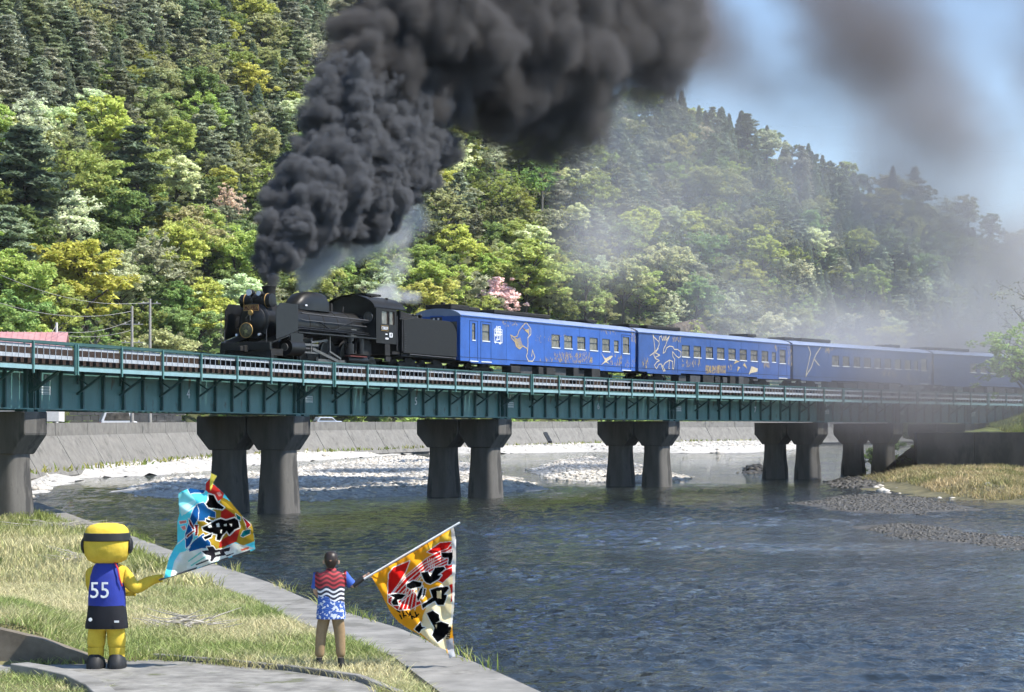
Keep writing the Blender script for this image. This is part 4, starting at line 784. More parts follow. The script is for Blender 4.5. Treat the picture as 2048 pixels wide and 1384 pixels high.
# thin veils over the right half
G3 = Grid((2, 116, 1.), (78, 270, 62), 1.25); V3 = np.zeros(G3.n, np.float32); XX, YY, ZZ = np.meshgrid(*G3.ax, indexing='ij')
n3 = noise3(G3.n, 9, 9, 3); _w = noise3(G3.n, 20, 19, 2); _i = np.clip(np.arange(G3.n[0])[:, None, None]+((_w-.5)*26).astype(int), 0, G3.n[0]-1); _k = np.clip(np.arange(G3.n[2])[None, None, :]+((noise3(G3.n, 20, 29, 2)-.5)*26).astype(int), 0, G3.n[2]-1)
n3 = n3[_i, np.arange(G3.n[1])[None, :, None], _k]; n3 = np.clip((n3-.38)/.30, 0, 1.6)**1.7
VEIL = [(1340,10,110,150,.22),(1390,30,110,152,.12),(1440,-10,130,158,.10),(1480,-30,190,165,.075),(1580,50,190,170,.085),(1660,110,150,172,.07),(1720,40,190,175,.07),(1740,190,120,180,.04),(1560,150,120,170,.03),(1960,0,240,180,.05),(2010,130,220,190,.045),(1960,280,160,190,.025),(1850,120,150,185,.02),(1780,430,170,200,.03),(1850,500,170,200,.025),(1880,795,130,154,.16),(1760,815,100,148,.15),(1990,815,130,160,.16),(1690,815,70,144,.12),(1850,850,80,152,.06)]
VEIL2 = [(1700,710,110,146,.035),(1850,725,130,156,.045),(1980,735,130,164,.045),(1560,690,110,140,.02),(1200,360,150,140,.022),(1130,450,130,140,.018),(1260,260,130,160,.03),(1330,330,170,165,.02),(1450,540,150,170,.010),(1480,640,90,160,.018),(1600,690,90,160,.02),(1650,480,220,200,.016),(1780,420,200,200,.022),(1850,560,250,200,.03),(1950,660,220,200,.03),(2050,470,200,210,.022),(1850,740,150,165,.03),(1760,300,200,200,.012),(1990,260,160,200,.008)]
ed = np.ones(G3.n, np.float32)
for i in range(3): q_ = np.arange(G3.n[i]); e_ = np.clip(np.minimum(q_, G3.n[i]-1-q_)/3., 0, 1); ed *= e_.reshape([-1 if j == i else 1 for j in range(3)])
for L_, col_, lab_, gain in ((VEIL, (.30, .28, .29), 'dark smoke shreds drifting across the sky and round the far end of the bridge', 1.9), (VEIL2, (.78, .77, .80), 'thin pale smoke veil over the rear coaches and the right hillside', 3.2)):
    V3 = np.zeros(G3.n, np.float32)
    for u, v, r_, Y, dn in L_:
        c = at(u, v, Y); rr = r_*Y/F; V3 += dn*np.exp(-(((XX-c.x)/rr)**2+((YY-c.y)/(rr*1.4+4))**2+((ZZ-c.z)/rr)**2)*1.3)
    volume('smoke', tuple(G3.mn), tuple(G3.mx), V3*n3*gain*ed, volmat('thin_smoke', col_, .3), lab_)
# white steam
G4 = Grid((2,-3.2,8.6), (26,3.2,17), .16)
STEAM = [(626,575,12,1),(630,560,18,1),(636,540,26,1),(646,520,32,1),(656,498,38,.9),(680,485,42,.75),(710,478,44,.65),(745,468,48,.6),(785,455,50,.55),(825,440,46,.5),(760,500,40,.4),(800,520,44,.32),(735,592,8,.7),(770,593,10,1),(784,590,13,1),(797,583,16,1),(806,574,12,.8),(815,588,14,.9),(832,592,12,.7),(850,594,12,.5)]
wgt = np.zeros(G4.n, np.float32)
for u, v, r_, wq in STEAM:
    c, k = loc3(u, v, .6); r0 = r_*k*1.5; d = np.sqrt((G4.ax[0]-c[0])[:, None, None]**2+(G4.ax[1]-c[1])[None, :, None]**2+(G4.ax[2]-c[2])[None, None, :]**2); wgt = np.maximum(wgt, wq*np.clip(1.1-d/r0, 0, 1).astype(np.float32))
n4 = noise3(G4.n, 10, 21, 4); n4 = np.clip((n4-.5)*2.4+.5, 0, 1); d4 = np.clip(wgt-.10, 0, 1)*np.clip(n4*1.8-.5+wgt*.5, 0, 1)*5
volume('steam', tuple(G4.mn), tuple(G4.mx), d4, volmat('white_steam', (.93, .94, .97), .3), 'white steam drifting from the dome and cab roof', SO, SRZ)
# ---------------------------------------------------------------- vegetation
def foliage_mat(name, rough=.7, trans=.35, var=.45):
    m = bpy.data.materials.new(name); m.use_nodes = True; t = m.node_tree; t.nodes.clear()
    out = t.nodes.new('ShaderNodeOutputMaterial'); oi = t.nodes.new('ShaderNodeObjectInfo'); ge = t.nodes.new('ShaderNodeNewGeometry')
    hs = t.nodes.new('ShaderNodeHueSaturation'); t.links.new(oi.outputs['Color'], hs.inputs['Color'])
    mr = t.nodes.new('ShaderNodeMapRange'); mr.inputs[3].default_value = 1-var; mr.inputs[4].default_value = 1+var; t.links.new(ge.outputs['Random Per Island'], mr.inputs[0]); t.links.new(mr.outputs[0], hs.inputs['Value'])
    m2 = t.nodes.new('ShaderNodeMapRange'); m2.inputs[3].default_value = .49; m2.inputs[4].default_value = .52; t.links.new(ge.outputs['Random Per Island'], m2.inputs[0]); t.links.new(m2.outputs[0], hs.inputs['Hue'])
    d = t.nodes.new('ShaderNodeBsdfDiffuse'); tr_ = t.nodes.new('ShaderNodeBsdfTranslucent'); mx = t.nodes.new('ShaderNodeAddShader'); sc_ = t.nodes.new('ShaderNodeVectorMath'); sc_.operation = 'SCALE'; sc_.inputs['Scale'].default_value = trans; t.links.new(hs.outputs[0], sc_.inputs[0])
    t.links.new(hs.outputs[0], d.inputs[0]); t.links.new(sc_.outputs[0], tr_.inputs[0]); t.links.new(d.outputs[0], mx.inputs[0]); t.links.new(tr_.outputs[0], mx.inputs[1])
    t.links.new(mx.outputs[0], out.inputs[0]); return m
M_leaf = foliage_mat('leaves', trans=.65, var=.24); M_needle = foliage_mat('needles', trans=.4, var=.3)
M_bark = mat('bark', (.07, .055, .042), .95, var=.4, scale=5); M_barkg = mat('grey_bark', (.14, .13, .115), .95, var=.3, scale=5)
def leafquads(c, size, g, up=.9, aspect=1.6):        # one quad for every centre
    n = len(c); nrm = g.normal(size=(n, 3)); nrm[:, 2] = np.abs(nrm[:, 2])+up; nrm /= np.linalg.norm(nrm, axis=1)[:, None]
    a = np.cross(nrm, g.normal(size=(n, 3))); a /= np.linalg.norm(a, axis=1)[:, None]; b = np.cross(nrm, a)
    s = np.asarray(size).reshape(-1, 1)*np.ones((n, 1)); a = a*s*.5*aspect; b = b*s*.5
    V = np.stack([c-a-b*.35, c+b*-.9, c+a, c+b*.9], 1).reshape(-1, 3); return V, np.arange(4*n).reshape(-1, 4)
def clumps(cen, rad, per, size, g, flat=.55, up=.9, aspect=1.6):
    n = len(cen)*per; k = np.repeat(np.arange(len(cen)), per); o = g.normal(size=(n, 3)); o /= np.linalg.norm(o, axis=1)[:, None]; o *= g.random((n, 1))**.45
    o[:, 2] *= flat; c = np.asarray(cen)[k]+o*np.asarray(rad)[k][:, None]; return leafquads(c, size*g.uniform(.6, 1.3, n), g, up, aspect)
def wood(branches, m, name='trunk', n=6):
    q = MB()
    for pts_, rad in branches: q.tube(pts_, rad, n, False)
    return q.mesh(name, m, True)
def broadleaf(seed, H=9., Rr=4., per=66, ncl=165, size=.25, sparse=False, base=.28):
    g = np.random.default_rng(seed); br = []; tips = []
    lean = g.normal(size=2)*.4; top = Vector((lean[0], lean[1], H*.8)); mid = Vector((lean[0]*.3, lean[1]*.3, H*.4))
    br.append(([(0,0,-.8), mid, top], [H*.026, H*.018, .03]))
    for k in range(11 if not sparse else 15):
        f = g.uniform(.25, .9); p0 = Vector((0,0,0)).lerp(mid, f*2) if f < .5 else mid.lerp(top, f*2-1); th = g.uniform(0, 6.28)
        rr = Rr*g.uniform(.55, .95)*math.sin(PI*min(.95, max(.2, f*.8+.12))); p2 = Vector((p0.x+rr*math.cos(th), p0.y+rr*math.sin(th), min(H*.97, p0.z+H*g.uniform(.08, .28)))); p1 = p0.lerp(p2, .5)+Vector((0, 0, H*.04))
        br.append(([p0, p1, p2], [H*.011, H*.007, .015])); tips += [p1, p2]
        for _ in range(3):
            q0 = p1.lerp(p2, g.uniform(0, .8)); q1 = q0+Vector((*(g.normal(size=2)*Rr*.28), g.uniform(.1, .9)*H*.12)); br.append(([q0, q1], [.03, .01])); tips.append(q1)
    cen = [tuple(t_) for t_ in tips]
    # lobes: a handful of sub-crowns make the outline uneven
    lobes = [(Vector((g.normal()*Rr*.42, g.normal()*Rr*.42, H*g.uniform(.42, .82))), Rr*g.uniform(.34, .56)) for _ in range(9)]+[(Vector((lean[0], lean[1], H*.84)), Rr*.4)]
    while len(cen) < ncl:
        l, r_ = lobes[g.integers(len(lobes))]; o = g.normal(size=3); o /= np.linalg.norm(o); o[2] = abs(o[2])*1.0 if g.random() < .75 else o[2]
        p = np.array(l)+o*r_*np.array([1, 1, .8])*g.uniform(.75, 1.05)
        if p[2] > H*base: cen.append(tuple(p))
    cen = np.array(cen); V, Q = clumps(cen, g.uniform(.45, .95, len(cen))*Rr*.2, per, size, g)
    return rawmesh('crown', V, Q, M_leaf), wood(br, M_barkg if sparse else M_bark)
def pine(seed, H=11., Rr=3.4, per=34, levels=13):
    g = np.random.default_rng(seed); br = [([(0,0,-.8),(g.normal()*.15,g.normal()*.15,H*.5),(g.normal()*.25,g.normal()*.25,H)], [H*.02,H*.014,.03])]; cen = []; rad = []
    for k in range(levels):
        z = H*(.22+.76*k/(levels-1)); L = Rr*max(.16, 1-(k/(levels-1))**2.6)*(.5+.5*min(1, k/3.))
        for j in range(g.integers(4, 7)):
            th = g.uniform(0, 6.28); l = L*g.uniform(.55, 1.1); e = Vector((l*math.cos(th), l*math.sin(th), z+l*g.uniform(-.05, .22))); br.append(([(0,0,z), e*.5+Vector((0,0,z*.5+.05)), e], [.06, .04, .015]))
            for f in np.linspace(.4, 1., 4): cen.append((e.x*f+g.normal()*.15, e.y*f+g.normal()*.15, z+(e.z-z)*f+.12)); rad.append(.26*Rr*g.uniform(.6, 1.1))
    V, Q = clumps(np.array(cen), np.array(rad), per, .34, g, .28, 1.4, 2.4); return rawmesh('crown', V, Q, M_needle), wood(br, M_bark)
def cedar(seed, H=12., Rr=2.3, per=26):
    g = np.random.default_rng(seed); br = [([(0,0,-.8),(0,0,H)], [H*.018,.02])]; cen = []; rad = []
    for k in range(30):
        f = k/29; z = H*(.12+.87*f); L = Rr*(1-f)**.75+.15
        for j in range(7):
            th = g.uniform(0, 6.28); l = L*g.uniform(.75, 1.1)
            for q in (.55, 1.): cen.append((l*q*math.cos(th), l*q*math.sin(th), z-l*q*.28)); rad.append(.2+.16*L*g.uniform(.7, 1.2))
    V, Q = clumps(np.array(cen), np.array(rad), per, .27, g, .9, .2, 2.6); return rawmesh('crown', V, Q, M_needle), wood(br, M_bark)
PR = {'broad': [broadleaf(60), broadleaf(61, 9, 4.4, 70), broadleaf(62, 10, 3.6), broadleaf(63, 8, 4.2, 62), broadleaf(64, 9.5, 4.0, 64)],
      'thin': [broadleaf(70, 9, 3.8, 24, 110, .26, True), broadleaf(71, 10, 3.6, 20, 110, .26, True)],
      'pine': [pine(80), pine(81, 12, 3.1), pine(82, 10, 3.7)], 'cedar': [cedar(90), cedar(91, 13, 2.1), cedar(92, 11, 2.5)]}
NT = 0
def tree(kind, var, loc, s, colour, label, cat='tree', group=None, rz=None, name=None, sx=1.):
    global NT; NT += 1; g = random.Random(NT); cr_, wd = PR[kind][var % len(PR[kind])]
    nm = name or {'broad': 'broadleaf_tree', 'thin': 'broadleaf_tree', 'pine': 'pine_tree', 'cedar': 'cedar_tree'}[kind]
    o = thing(nm, label, cat, loc, g.uniform(0, 6.28) if rz is None else rz, group); o.scale = (s*sx, s*sx, s)
    c = obj('crown', cr_, o); c.color = (*colour, 1); obj('trunk', wd, o); return o
def onhill(u, v0=None, Y=None):          # stand a tree on the hill along the ray of column u at distance Y
    p = np.array([[(u-1024)*Y/F, Y]]); return Vector((p[0, 0], Y, float(hill_h(p)[0][0])-.2))
COLS = {'bright': (.275, .32, .095), 'yellow': (.37, .385, .11), 'pale': (.44, .45, .29), 'gold': (.42, .37, .09), 'mid': (.19, .25, .09), 'olive': (.26, .27, .13), 'pine': (.24, .265, .165), 'cedar': (.165, .19, .12), 'bluepine': (.29, .31, .22)}
def jit(c, g): f = g.uniform(.82, 1.18); return tuple(x*f*g.uniform(.93, 1.07) for x in c)
# named trees
FIX = []
def fixed(kind, var, u, vb, s, col, label, sx=1.):
    Ys = np.arange(170, 480, .5); pp = np.stack([(u-1024)*Ys/F, Ys], 1); h_, d_, _, _ = hill_h(pp); vv = HZ-F*(h_-CZ)/Ys; k = np.argmax((vv <= vb) & (d_ > 9)); p = Vector((pp[k, 0], Ys[k], float(h_[k])-.2))
    FIX.append((p.x, p.y, 4.2*s*sx)); return tree(kind, var, p, s, col, label, sx=sx)
fixed('broad', 1, 172, 708, 1.35, (.35, .335, .08), 'broad golden green tree with a domed crown above the pink roofed house', 1.12)
fixed('pine', 1, 272, 500, 1.3, (.13, .16, .10), 'tallest dark pine rising among pale trees on the left slope', 1.15)
fixed('pine', 2, 50, 500, 1.35, (.12, .155, .10), 'big dark layered pine cut by the left frame edge', 1.1)
fixed('thin', 0, 135, 540, 1.05, (.50, .53, .36), 'silvery pale budding tree right above the golden green tree', 1.1)
fixed('broad', 2, 345, 700, .85, (.19, .27, .09), 'dull green bushy tree between the utility poles and the locomotive')
fixed('thin', 1, 305, 640, 1.15, (.28, .28, .18), 'grey twiggy half-bare tree behind the two utility poles')
fixed('broad', 3, 480, 620, 1.4, (.29, .35, .10), 'bright fresh green tree just left of the smoke column')
fixed('thin', 1, 452, 480, .85, (.50, .38, .30), 'pinkish budding tree beside the smoke column')
fixed('broad', 0, 1050, 655, 1.65, (.31, .345, .11), 'large rounded yellow-green tree rising behind the first coach', 1.2)
fixed('broad', 1, 850, 660, 1.2, (.31, .36, .10), 'bright yellow-green tree behind the tender')
fixed('broad', 4, 1170, 670, 1.35, (.28, .32, .12), 'light green tree behind the coach windows right of the cherry')
fixed('broad', 2, 1245, 660, 1.3, (.36, .37, .18), 'pale yellowish tree leaning over the rock face')
fixed('broad', 3, 1330, 600, 1.3, (.39, .39, .21), 'cream coloured budding tree above the left end of the rock face')
fixed('broad', 4, 760, 640, 1.0, (.27, .32, .10), 'fresh green tree showing between the steam and the cab roof')
cher = fixed('broad', 0, 1000, 655, .92, (.74, .55, .54), 'pink blossoming cherry tree behind the roof of the first coach', 1.05); cher.name = 'cherry_tree'; cher['category'] = 'cherry tree'
# the forest
g = random.Random(11); placed = list(FIX); cnt = {'broad': 0, 'pine': 0, 'cedar': 0}
ca = np.random.default_rng(5); N = 60000
pts = np.stack([ca.uniform(-190, 190, N), ca.uniform(140, 640, N)], 1)
hz_, hd, hm_, ha = hill_h(pts); U = 1024+F*pts[:, 0]/pts[:, 1]; Vb = HZ-F*(hz_-CZ)/pts[:, 1]
ok = (hd > 12.5) & (hd < hm_+3) & (U > -90) & (U < 2150) & (Vb > -40); idx = np.where(ok)[0]
cell = {}
def near(x, y, r_):
    for i in range(int((x-9)//9), int((x+9)//9)+1):
        for j in range(int((y-9)//9), int((y+9)//9)+1):
            for a_, b_, c_ in cell.get((i, j), ()):
                if (a_-x)**2+(b_-y)**2 < ((c_+r_)*.5)**2: return True
    return False
for p in placed: cell.setdefault((int(p[0]//9), int(p[1]//9)), []).append(p)
sel = []
for i in idx:
    x, y = pts[i]; u, v, d_ = U[i], Vb[i], hd[i]; n1 = float(vnoise(pts[i:i+1], .045, 31)[0]); n2 = float(vnoise(pts[i:i+1], .11, 32)[0])
    if 1285 < u < 1640 and d_ < 21: continue
    if abs(u-1000) < 60 and v > 600 and d_ < 26: continue
    if u < 730: pc = .04 if v > 470 else .10 if v > 280 else .33+(.27 if v < 150 else 0)
    elif u < 1300: pc = .03 if v > 480 else .2
    else: pc = .34 if u < 1720 else .25
    pc = min(.97, max(.02, pc+(n1-.5)*1.1))
    con = g.random() < pc
    kind = ('cedar' if (u > 1350 and g.random() < .6) or (u < 730 and g.random() < .18) else 'pine') if con else 'broad'
    if cnt[kind] >= 290: continue
    s = g.uniform(.72, 1.12)*(g.uniform(.6, .85) if kind == 'cedar' else .85 if con else g.uniform(.85, 1.25))*(.9 if u > 1300 else 1); r_ = s*(2.9 if kind == 'pine' else 2.5 if kind == 'cedar' else 4.1)
    if near(x, y, r_): continue
    cell.setdefault((int(x//9), int(y//9)), []).append((x, y, r_)); cnt[kind] += 1; sel.append((x, y, hz_[i], u, v, kind, s, n2))
def where(u, v):
    for lim, a_ in ((210, 'near the left frame edge'), (420, 'above the utility poles'), (640, 'left of the smoke column'), (860, 'behind the smoke column'), (1080, 'above the first coach'), (1300, 'above the first coach windows'), (1480, 'above the reindeer coach'), (1680, 'above the reindeer coach doors'), (1880, 'above the third coach'), (9999, 'at the right frame edge')):
        if u < lim: break
    for lim, b_ in ((130, 'near the top of the frame'), (270, 'high up the hill'), (400, 'halfway up the hill'), (530, 'on the lower slope'), (9999, 'at the foot of the hill')):
        if v < lim: break
    return b_+', '+a_
for x, y, z, u, v, kind, s, n2 in sel:
    gg = random.Random(int(x*91+y*17)); thin = False
    if kind == 'broad':
        if u < 730 and v > 430: w_ = (('bright', 4), ('yellow', 2.6), ('pale', 1.8), ('gold', .3), ('mid', 2.4), ('olive', 2))
        elif u < 730: w_ = (('bright', 3), ('yellow', 1.8), ('pale', 2.2), ('gold', .2), ('mid', 2.4), ('olive', 2))
        elif u < 1300: w_ = (('bright', 3), ('yellow', 3), ('pale', 2), ('mid', 1.5), ('olive', 1))
        else: w_ = (('bright', 2), ('yellow', 1.5), ('pale', 3), ('mid', 2.5), ('olive', 1))
        nm = gg.choices([a_ for a_, _ in w_], [b_ for _, b_ in w_])[0]; thin = gg.random() < (.3 if nm in ('pale', 'olive') else .1)
        adj = {'bright': 'fresh green', 'yellow': 'yellow-green', 'pale': 'pale budding', 'gold': 'golden', 'mid': 'mid green', 'olive': 'dull olive'}[nm]+' broadleaf tree'
    else:
        nm = 'cedar' if kind == 'cedar' else gg.choice(('pine', 'pine', 'bluepine')); adj = 'dark pointed cedar' if kind == 'cedar' else 'dark green pine' if nm == 'pine' else 'grey-green pine'
    pl_ = where(u, v)
    tree('thin' if thin else kind, gg.randrange(9), (x, y, z-.2), s*(1.06 if thin else 1), jit(COLS[nm], gg), adj+' '+pl_, 'tree', adj+'s '+pl_.replace(',', ''), sx=gg.uniform(.9, 1.12))
print('forest', cnt, len(sel))
# the rest of the wood, too many to single out
rest = []
for i in idx[::-1]:
    x, y = pts[i]; s = g.uniform(.6, .95); r_ = 3.6*s
    if (1285 < U[i] < 1640 and hd[i] < 21) or (abs(U[i]-1000) < 60 and Vb[i] > 600 and hd[i] < 26) or near(x, y, r_): continue
    cell.setdefault((int(x//9), int(y//9)), []).append((x, y, r_)); rest.append((x, y, hz_[i], s))
    if len(rest) >= 420: break
fg = np.random.default_rng(99); FV, FQ, FCc = [], [], []; nb_ = 0
lowp = []
for q in range(3):
    lg = np.random.default_rng(200+q); lob = [(np.array([lg.normal()*1.5, lg.normal()*1.5, lg.uniform(3.2, 7.2)]), lg.uniform(1.2, 2.1)) for _ in range(9)]; cc = []
    for _ in range(70): l, r_ = lob[lg.integers(9)]; o_ = lg.normal(size=3); o_ /= np.linalg.norm(o_); o_[2] = abs(o_[2]); cc.append(l+o_*r_)
    lowp.append(clumps(np.array(cc), lg.uniform(.5, .95, 70), 18, .46, lg))
for x, y, z, s in rest:
    V_, Q_ = lowp[fg.integers(3)]; th_ = fg.uniform(0, 6.28); c_, s_ = math.cos(th_), math.sin(th_); W_ = V_*s; W_ = np.column_stack([W_[:, 0]*c_-W_[:, 1]*s_+x, W_[:, 0]*s_+W_[:, 1]*c_+y, W_[:, 2]+z-.5]); cb_ = np.array(COLS[fg.choice(['mid', 'olive', 'bright', 'pale', 'pine', 'yellow'])])*fg.uniform(.8, 1.15)
    FV.append(W_); FQ.append(Q_+nb_); nb_ += len(W_); FCc.append(np.repeat(cb_[None]*fg.uniform(.7, 1.3, (len(Q_), 1)), 4, axis=0))
def colmat(name, trans=.3):
    m = bpy.data.materials.new(name); m.use_nodes = True; t = m.node_tree; t.nodes.clear(); out = t.nodes.new('ShaderNodeOutputMaterial'); at_ = t.nodes.new('ShaderNodeAttribute'); at_.attribute_name = 'Col'
    d = t.nodes.new('ShaderNodeBsdfDiffuse'); tr_ = t.nodes.new('ShaderNodeBsdfTranslucent'); mx = t.nodes.new('ShaderNodeMixShader'); mx.inputs[0].default_value = trans
    for s_ in (d, tr_): t.links.new(at_.outputs['Color'], s_.inputs[0])
    t.links.new(d.outputs[0], mx.inputs[1]); t.links.new(tr_.outputs[0], mx.inputs[2]); t.links.new(mx.outputs[0], out.inputs[0]); return m
def colmesh(name, V, T, C_, m):
    me = rawmesh(name, V, T, m); a = me.color_attributes.new('Col', 'FLOAT_COLOR', 'POINT'); a.data.foreach_set('color', np.column_stack([C_, np.ones(len(C_))]).astype(np.float32).ravel()); return me
tag(obj('forest', colmesh('forest', np.concatenate(FV), np.concatenate(FQ), np.concatenate(FCc), colmat('forest_leaves', .4))), 'younger trees filling the gaps of the wooded hillside', 'forest', None, 'stuff')
print('rest', len(rest))
# undergrowth on the slope
ug = np.random.default_rng(8); k = ug.choice(idx, 14000); cen = np.column_stack([pts[k]+ug.normal(size=(len(k), 2))*.5, hz_[k]+.5]); k2 = (hd[k] > 11); cen = cen[k2]
V, Q = clumps(cen, ug.uniform(.6, 1.5, len(cen)), 9, .5, ug, .7); o = obj('undergrowth', rawmesh('undergrowth', V, Q, M_leaf)); o.color = (.19, .25, .075, 1); tag(o, 'low green undergrowth between the trees on the slope', 'undergrowth', None, 'stuff')
# rock face above the river
M_rock = mat('brown_rock', (.075, .06, .048), .95, var=.5, scale=.5, bump=.4, c2=(.19, .155, .125), detail=10, stretch=(1, 1, .45), wear=((.06,.055,.045), .2, .55))
cl = offs(WALL, 15); V = []; nU, nV = 60, 26
Ls = resample([(p.x, p.y) for p in cl[5:8]], .9); Ls = [p for p in Ls if 1270 < 1024+F*p.x/p.y < 1650]
rg = np.random.default_rng(4)
for i, p in enumerate(Ls):
    e_ = math.sin(PI*i/(len(Ls)-1))**.35
    for j in range(nV):
        f = j/(nV-1); q_ = np.array([[i*.9, f*24]]); dn = (float(vnoise(q_, .12, 41)[0])-.5)*6+abs(float(vnoise(q_, .45, 42)[0])-.5)*4+(float(vnoise(q_, 1.1, 43)[0])-.5)*1.6
        back = f*10+dn; nrm = Vector((-.62, .78, 0)); w_ = p+nrm*back; V.append((w_.x, w_.y, zroad(p.y)-1+f*(17+5*float(vnoise(np.array([[i*.9, 3.]]), .15, 45)[0]))*e_))
structure(obj('rock_face', rawmesh('rock_face', V, [(i*nV+j, (i+1)*nV+j, (i+1)*nV+j+1, i*nV+j+1) for i in range(len(Ls)-1) for j in range(nV-1)], M_rock)))
# trees on the right bank, in front of the train
p = Vector(((2052-1024)*158/F, 158, 3.6)); PR['bank'] = [broadleaf(75, 11, 4.6, 34, 170, .22, True)]
tree('bank', 0, p, .78, (.24, .31, .10), 'light green leafy tree on the right bank overhanging the end of the bridge', name='broadleaf_tree')
PR['bare'] = [(broadleaf(77, 16, 4.2, 4, 120, .2, True))]
tree('bare', 0, Vector((47.5, 190, 4.5)), .95, (.13, .12, .08), 'tall nearly bare tree at the right frame edge against the sky', name='bare_tree')
PR['bush'] = [broadleaf(78, 3, 2.0, 40, 60, .16, False, .05)]
for x, y, s in ((39.5, 152, .8), (44, 150.5, .7)): pass
for i, (u, Y, s) in enumerate(((1690, 168, .55), (1720, 172, .7), (1770, 176, .9), (1835, 180, .9))):
    tree('bush', 0, ((u-1024)*Y/F, Y, float(rbz(np.array([[(u-1024)*Y/F, Y]]))[0])-.9), s*1.3, (.10, .15, .04), ('mossy bush just left of the third rearmost pier gap', 'green bush filling the gap under the smoky span', 'green shrub behind the last pair of piers', 'green shrub at the end of the dark retaining wall')[i], 'bush', 'bushes under the bridge end', name='bush')
# grasses
def blades(pos, hgt, wid, lean, g, cols):
    n = len(pos); th = g.uniform(0, 6.28, n); a = np.stack([np.cos(th), np.sin(th), np.zeros(n)], 1)*wid[:, None]*.5; ld = g.normal(size=(n, 2))*lean; tip = np.column_stack([ld*hgt[:, None], hgt])
    mid = tip*.55; mid[:, :2] *= .6; V = np.stack([pos-a, pos+a, pos+mid+a*.7, pos+mid-a*.7, pos+tip], 1).reshape(-1, 3); b = (np.arange(n)*5)[:, None]
    T = np.concatenate([b+np.array([[0, 1, 2]]), b+np.array([[0, 2, 3]]), b+np.array([[3, 2, 4]])], 0); C_ = np.repeat(cols, 5, axis=0); return V, T, C_
def colmat_(name, trans=.3):
    m = bpy.data.materials.new(name); m.use_nodes = True; t = m.node_tree; t.nodes.clear(); out = t.nodes.new('ShaderNodeOutputMaterial'); at_ = t.nodes.new('ShaderNodeAttribute'); at_.attribute_name = 'Col'
    d = t.nodes.new('ShaderNodeBsdfDiffuse'); tr_ = t.nodes.new('ShaderNodeBsdfTranslucent'); mx = t.nodes.new('ShaderNodeMixShader'); mx.inputs[0].default_value = trans
    for s_ in (d, tr_): t.links.new(at_.outputs['Color'], s_.inputs[0])
    t.links.new(d.outputs[0], mx.inputs[1]); t.links.new(tr_.outputs[0], mx.inputs[2]); t.links.new(mx.outputs[0], out.inputs[0]); return m
def colmesh(name, V, T, C_, m):
    me = rawmesh(name, V, T, m); a = me.color_attributes.new('Col', 'FLOAT_COLOR', 'POINT'); a.data.foreach_set('color', np.column_stack([C_, np.ones(len(C_))]).astype(np.float32).ravel()); return me
M_grass = colmat('grass_blades')

GG = np.random.default_rng(77)
def sow(n, xr, yr, cond, zf, hr, wr, lean, pal, name, label, dens=None):
    p = np.stack([GG.uniform(*xr, n), GG.uniform(*yr, n)], 1); p = p[cond(p)]
    if dens is not None: p = p[GG.random(len(p)) < dens(p)]
    z = zf(p); h_ = GG.uniform(*hr, len(p))*(.55+.9*vnoise(p, .8, 61)); w_ = GG.uniform(*wr, len(p)); f = vnoise(p, .45, 62)*.7+vnoise(p, 2., 63)*.3; f = np.clip((f-.5)*2.2+.5+GG.normal(size=len(p))*.25, 0, 1)[:, None]
    cols = (np.array(pal[0])*(1-f)+np.array(pal[1])*f)*GG.uniform(.7, 1.3, (len(p), 1)); V, T, C_ = blades(np.column_stack([p, z-.02]), h_, w_, lean, GG, cols)
    o = obj(name, colmesh(name, V, T, C_, M_grass)); tag(o, label, 'grass', None, 'stuff'); return o
ub = lambda p: 1024+F*p[:, 0]/p[:, 1]
def onbank(p): d, s_, _ = polydist(p, INNW); return inpoly(p, BANKP) & ~inpoly(p, ROADW) & (ub(p) > -60) & (d > .06) & ~((p[:, 1] < 32.1) & (p[:, 1] > 31.2) & (ub(p) < 190))
sow(230000, (-16, 0), (26.5, 46), onbank, bankz, (.03, .17), (.010, .026), .8, ((.26, .32, .11), (.62, .56, .33)), 'grass', 'long green and straw coloured grass on the near bank')
sow(90000, (-24, -3), (46, 88), onbank, bankz, (.10, .34), (.02, .05), .5, ((.25, .29, .09), (.60, .54, .30)), 'grass', 'grass on the bank further off towards the first pier')
def edge(p): d, s_, _ = polydist(p, OUTW); return (d < .13)
sow(90000, (-18, 2), (26, 75), edge, lambda p: BK0+BKS*p[:, 1], (.05, .3), (.01, .025), .7, ((.20, .27, .06), (.5, .45, .2)), 'grass', 'ragged tufts growing along the water edge of the river walk', lambda p: sstep(.5, .62, vnoise(p, .7, 71)))
sow(60000, (24, 46), (98, 152), lambda p: inpoly(p, [wat(u, v, .03) for u, v in [(1712,970),(1740,952),(1830,946),(1900,937),(2000,928),(2140,917),(2140,1010),(1990,1002),(1850,990),(1760,983)]]), GRZ, (.12, .42), (.04, .08), .6, ((.24, .24, .10), (.56, .44, .25)), 'grass', 'tall dry tan grass on the right river bank')
def kedge(p): return (polydist(p, ROADW[1:10])[0] < .16)
sow(60000, (-12, 2), (27, 33), kedge, lambda p: BK0+BKS*p[:, 1]+.01, (.03, .16), (.01, .025), .8, ((.18, .25, .06), (.5, .44, .22)), 'grass', 'weeds growing along the kerb of the near path', lambda p: sstep(.42, .6, vnoise(p, 1.3, 72)))
rbk = lambda p: (p[:, 0] > 36)
sow(26000, (38, 56), (154.8, 172), rbk, rbz, (.2, .5), (.05, .09), .5, ((.13, .2, .04), (.24, .26, .07)), 'grass', 'green grass on the slope above the dark retaining wall')
sow(26000, (-36, 45), (120, 350), lambda p: (lambda d, s_: (s_ < 0) & (d > 1.5) & (d < 4.2))(*polydist(p, WALL)[:2]), lambda p: zw(p[:, 1])+.75, (.2, .5), (.10, .2), .5, ((.15, .21, .05), (.32, .30, .10)), 'grass', 'yellowish grass strip along the foot of the river wall')
